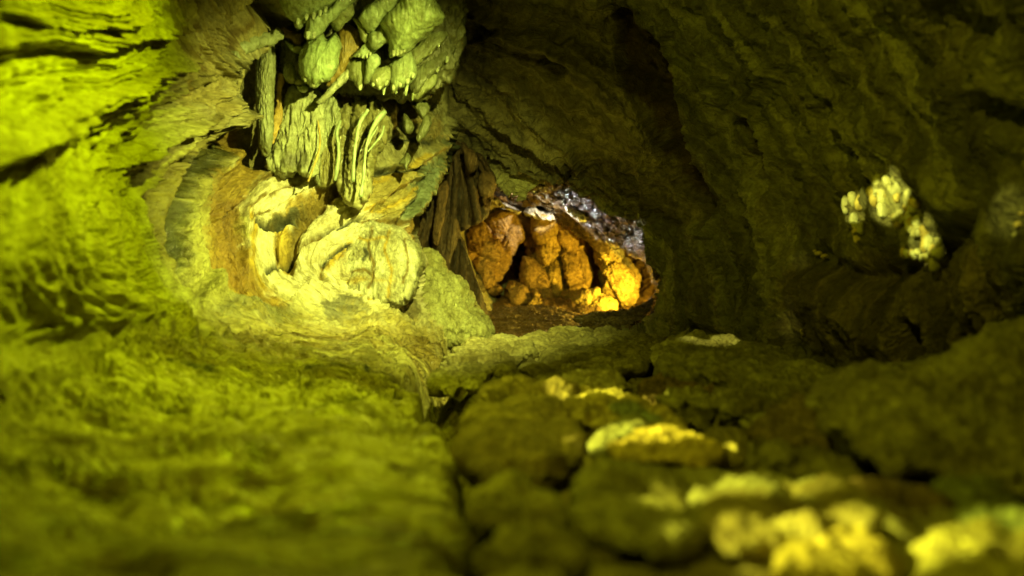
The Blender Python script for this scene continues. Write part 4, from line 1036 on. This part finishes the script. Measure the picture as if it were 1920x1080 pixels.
# ---- boulders and slabs on the right of the floor
FB = 'boulders on the cave floor at the right'
BT = (0.35, 0.33, 0.13, 0.3)
def boulder(poly, d0, d1, th, label, tint=BT, **k):
    poly = np.array(poly, float); poly = poly.mean(0) + (poly - poly.mean(0)) * 1.05
    kw = dict(noise=(0.020, 9.0), p=5.0, facet=0.032, fscale=3.6, sharp=2); kw.update(k)
    return tag(stone('boulder', poly, d0, d1, th, tint, M_BOULD, **kw), label, 'boulder', FB)
boulder([(1556,800),(1572,752),(1610,728),(1660,712),(1740,690),(1830,668),(1920,632),(2100,600),(2350,700),(2350,960),(2050,970),(1900,935),(1800,905),(1700,882),(1620,862)], 2.1, 1.25, 0.30, 'huge rounded olive boulder at the right edge of the picture', center=(1900,800), seed=101, noise=(0.05,4))
boulder([(1632,712),(1690,692),(1750,684),(1830,690),(1800,720),(1700,728)], 2.35, 2.15, 0.10, 'flat slab tucked behind the top of the huge boulder', seed=102)
boulder([(1248,700),(1290,666),(1400,652),(1470,676),(1548,706),(1558,738),(1502,762),(1448,798),(1405,806),(1362,772),(1344,735),(1290,722)], 2.95, 1.95, 0.22, 'wide smooth boulder in the middle of the right floor', center=(1420,720), seed=103)
boulder([(1222,652),(1280,622),(1340,630),(1400,650),(1450,656),(1502,690),(1440,700),(1300,700),(1236,690)], 3.3, 2.9, 0.16, 'pale-topped slab behind the wide smooth boulder', (0.50,0.47,0.24,0.2), seed=104)
boulder([(1238,748),(1290,738),(1336,745),(1350,792),(1312,786),(1262,766)], 2.15, 1.9, 0.08, 'small flat-topped stone left of the wide smooth boulder', seed=105)
boulder([(1190,730),(1240,708),(1300,722),(1340,738),(1260,748),(1215,752)], 2.5, 2.25, 0.08, 'low brown stone behind the flat-topped stone', (0.27,0.19,0.09,0.1), seed=106)
boulder([(1406,806),(1462,770),(1560,742),(1650,720),(1640,760),(1572,800),(1566,836),(1500,838),(1430,824)], 2.2, 1.75, 0.15, 'dark boulder wedged between the wide smooth one and the huge one', (0.26,0.20,0.09,0.1), seed=107)
boulder([(1058,722),(1076,706),(1110,702),(1150,712),(1170,728),(1150,742),(1110,750),(1066,745)], 2.55, 2.2, 0.07, 'pale ridged stone at the head of the sunlit-looking row', (0.55,0.50,0.28,0.3), seed=108, facet=0.02, fscale=12)
boulder([(1070,755),(1110,738),(1160,738),(1215,765),(1270,795),(1260,812),(1190,800),(1120,800),(1080,790)], 2.15, 1.72, 0.07, 'yellow lit stone with a blue-grey patch on its back', (0.60,0.50,0.16,0.3), seed=109, facet=0.02, fscale=12,
   blotches=[([(1140,755),(1180,752),(1230,775),(1240,790),(1190,790),(1150,772)], (0.30,0.36,0.28,0.4), 6)])
boulder([(1150,838),(1190,812),(1250,806),(1310,825),(1345,850),(1330,866),(1250,866),(1170,862)], 1.62, 1.42, 0.07, 'brightest yellow stone in the middle of the right floor', (0.66,0.52,0.12,0.3), seed=110, facet=0.01)
boulder([(1116,836),(1140,818),(1180,808),(1200,814),(1160,838),(1128,850)], 1.68, 1.5, 0.035, 'thin pale stone beside the brightest yellow one', (0.30,0.30,0.16,0.3), seed=111)
boulder([(900,800),(928,752),(980,728),(1040,728),(1066,760),(1075,830),(1060,890),(1000,905),(930,885),(896,850)], 2.15, 1.32, 0.12, 'dim furrowed boulder just right of the floor crack', (0.32,0.25,0.10,0.15), seed=112)
boulder([(812,716),(830,690),(860,652),(900,638),(960,642),(1000,660),(960,690),(920,700),(900,722),(850,742)], 3.4, 2.5, 0.10, 'veined slab right beside the top of the floor crack', (0.46,0.42,0.20,0.3), seed=113, facet=0.022, fscale=10, aniso=(0.7,1,1.4))
boulder([(960,650),(1010,634),(1080,624),(1150,622),(1220,632),(1236,660),(1190,690),(1100,706),(1020,712),(960,700),(930,690)], 3.8, 2.7, 0.10, 'long ridged slab below the chamber mouth', (0.42,0.38,0.17,0.25), seed=114, facet=0.022, fscale=8, aniso=(0.6,1,1.5))
boulder([(886,882),(900,862),(930,866),(944,890),(930,915),(898,915)], 1.42, 1.25, 0.04, 'small dark stone lodged in the floor crack', (0.26,0.20,0.09,0.1), seed=115)
boulder([(908,950),(950,925),(1000,935),(1030,990),(1050,1060),(1040,1140),(930,1140),(915,1040)], 1.2, 0.80, 0.05, 'narrow wrinkled stone beside the near end of the crack', (0.36,0.33,0.13,0.1), seed=116, facet=0.02, fscale=12)
boulder([(1098,960),(1110,915),(1170,895),(1260,915),(1300,960),(1290,1010),(1200,1030),(1120,1010)], 1.3, 0.95, 0.06, 'dim rounded stone in the near foreground', seed=117)
boulder([(1130,870),(1200,866),(1280,880),(1330,900),(1300,925),(1200,905),(1140,890)], 1.5, 1.25, 0.05, 'low dim stone under the brightest yellow one', seed=118)
boulder([(1290,935),(1330,912),(1400,918),(1440,900),(1500,918),(1545,945),(1500,960),(1400,962),(1330,965)], 1.3, 1.1, 0.045, 'pale crusted stone at the rear of the near yellow stones', (0.56,0.56,0.30,0.2), seed=119, facet=0.02, fscale=14)
boulder([(1350,1000),(1372,962),(1450,950),(1540,955),(1610,990),(1590,1010),(1480,1010),(1420,1020),(1370,1030)], 1.15, 0.95, 0.05, 'brownish low stone ringed by pale edges near the camera', (0.42,0.36,0.14,0.2), seed=120)
boulder([(1470,1045),(1520,1005),(1580,985),(1630,1020),(1670,1065),(1660,1120),(1560,1140),(1470,1120)], 1.0, 0.84, 0.05, 'large yellow stone at the bottom edge of the picture', (0.66,0.54,0.12,0.2), seed=121, facet=0.008)
boulder([(1730,1060),(1770,1020),(1830,992),(1890,1005),(1960,1020),(2040,1080),(1960,1120),(1740,1110)], 1.05, 0.86, 0.05, 'yellow stone in the bottom right corner', (0.56,0.52,0.15,0.2), seed=122, facet=0.01)
boulder([(1775,945),(1800,918),(1850,925),(1920,955),(2000,1000),(1960,1010),(1880,995),(1800,975)], 1.25, 1.0, 0.05, 'greenish angular stone above the bottom right stone', (0.32,0.38,0.16,0.2), seed=123)
boulder([(1465,880),(1500,862),(1560,872),(1620,905),(1650,930),(1600,945),(1520,925),(1475,905)], 1.5, 1.2, 0.06, 'dim slab in front of the huge boulder', seed=124)
boulder([(1610,940),(1650,910),(1710,904),(1755,925),(1760,955),(1700,972),(1640,965)], 1.3, 1.1, 0.05, 'dim stone with a dark dent in front of the huge boulder', (0.27,0.20,0.09,0.1), seed=125)
boulder([(1390,858),(1420,842),(1460,850),(1462,872),(1410,880)], 1.55, 1.42, 0.03, 'small round stone right of the brightest yellow stone', seed=126)
boulder([(1340,850),(1365,836),(1390,845),(1385,862),(1350,866)], 1.58, 1.48, 0.025, 'small yellowish pebble beside the brightest yellow stone', (0.5,0.42,0.14,0.2), seed=127)
boulder([(1560,980),(1620,960),(1700,975),(1780,970),(1820,995),(1760,1020),(1680,1030),(1640,1010)], 1.15, 0.98, 0.05, 'olive slab between the two near yellow stones', (0.36,0.34,0.14,0.2), seed=128)

# ---- calcite knobs on the right wall
def calcite(label, center, spots, D_, tints):
    root = bpy.data.objects.new('calcite_cluster', None); COL.objects.link(root)
    root.location = at(center[0], center[1], D_); root.empty_display_size = 0.05
    tag(root, label, 'calcite cluster', 'calcite knobs on the right wall')
    bpy.context.view_layer.update()
    for k, (x, y, rx, ry) in enumerate(spots):
        a = np.linspace(0, 2 * np.pi, 10, endpoint=False)
        j = 1 + 0.15 * np.sin(a * 2 + k) + 0.1 * np.cos(a * 3 + 2 * k)
        poly = np.stack([x + rx * j * np.cos(a), y + ry * j * np.sin(a)], 1)
        Dk = float(np.exp(B_depth(np.array([[x]]), np.array([[y]])))[0, 0]) - 0.06
        stone('knob', poly, Dk, Dk, 0.024 * max(rx, 6) / 12, tints[k % len(tints)], M_DRIP, noise=(0.004, 40), n=26, rings=8, parent=root, seed=k * 0.7)
r2 = np.random.default_rng(3)
def along(line, n, spread, r0, r1):
    L_ = smooth_line(line, 10); out = []
    for k in range(n):
        t_ = L_[int(r2.integers(len(L_)))]; r_ = r2.uniform(r0, r1)
        out.append((t_[0] + r2.normal() * spread, t_[1] + r2.normal() * spread, r_, r_ * r2.uniform(1.0, 1.5)))
    return out
CT = [(0.60,0.60,0.34,0.3), (0.56,0.54,0.26,0.3), (0.60,0.48,0.14,0.3)]
calcite('large pale crescent of calcite knobs lit on the dark right wall', (1660,410),
   [(1586,385,8,17),(1598,372,8,15),(1612,380,8,18),(1600,410,8,12),(1645,345,11,18),(1640,372,12,16),(1655,395,12,14)] +
   along([(1650,360),(1690,370),(1725,385)], 15, 9, 8, 12) + along([(1640,395),(1680,410),(1715,425),(1745,450),(1750,480)], 22, 8, 8, 12) + along([(1595,410),(1605,435),(1622,445)], 7, 6, 5, 8) + along([(1695,478),(1720,475),(1745,488)], 8, 6, 5, 8), 2.55, CT)
calcite('small row of yellow calcite knobs near the right edge of the wall', (1900,420),
   [(1880,443,6,6),(1897,438,6,5),(1912,420,10,9),(1905,440,7,6),(1893,382,4,5),(1883,342,5,5),(1872,375,8,6),(1916,300,6,12),(1920,400,8,6),(1850,430,4,4)], 2.05, [CT[2], CT[1]])
calcite('faint specks of calcite low on the wall left of the crescent', (1510,485), [(1478,493,7,3),(1490,492,5,3),(1535,475,6,4),(1545,480,6,4),(1528,470,4,3)], 3.1, [CT[2]])
calcite('two yellowish calcite spots low on the wall above the slabs', (1480,610), [(1438,592,4,7),(1441,608,7,6),(1510,590,6,9),(1516,608,10,8),(1506,622,6,6)], 3.2, [CT[2]])
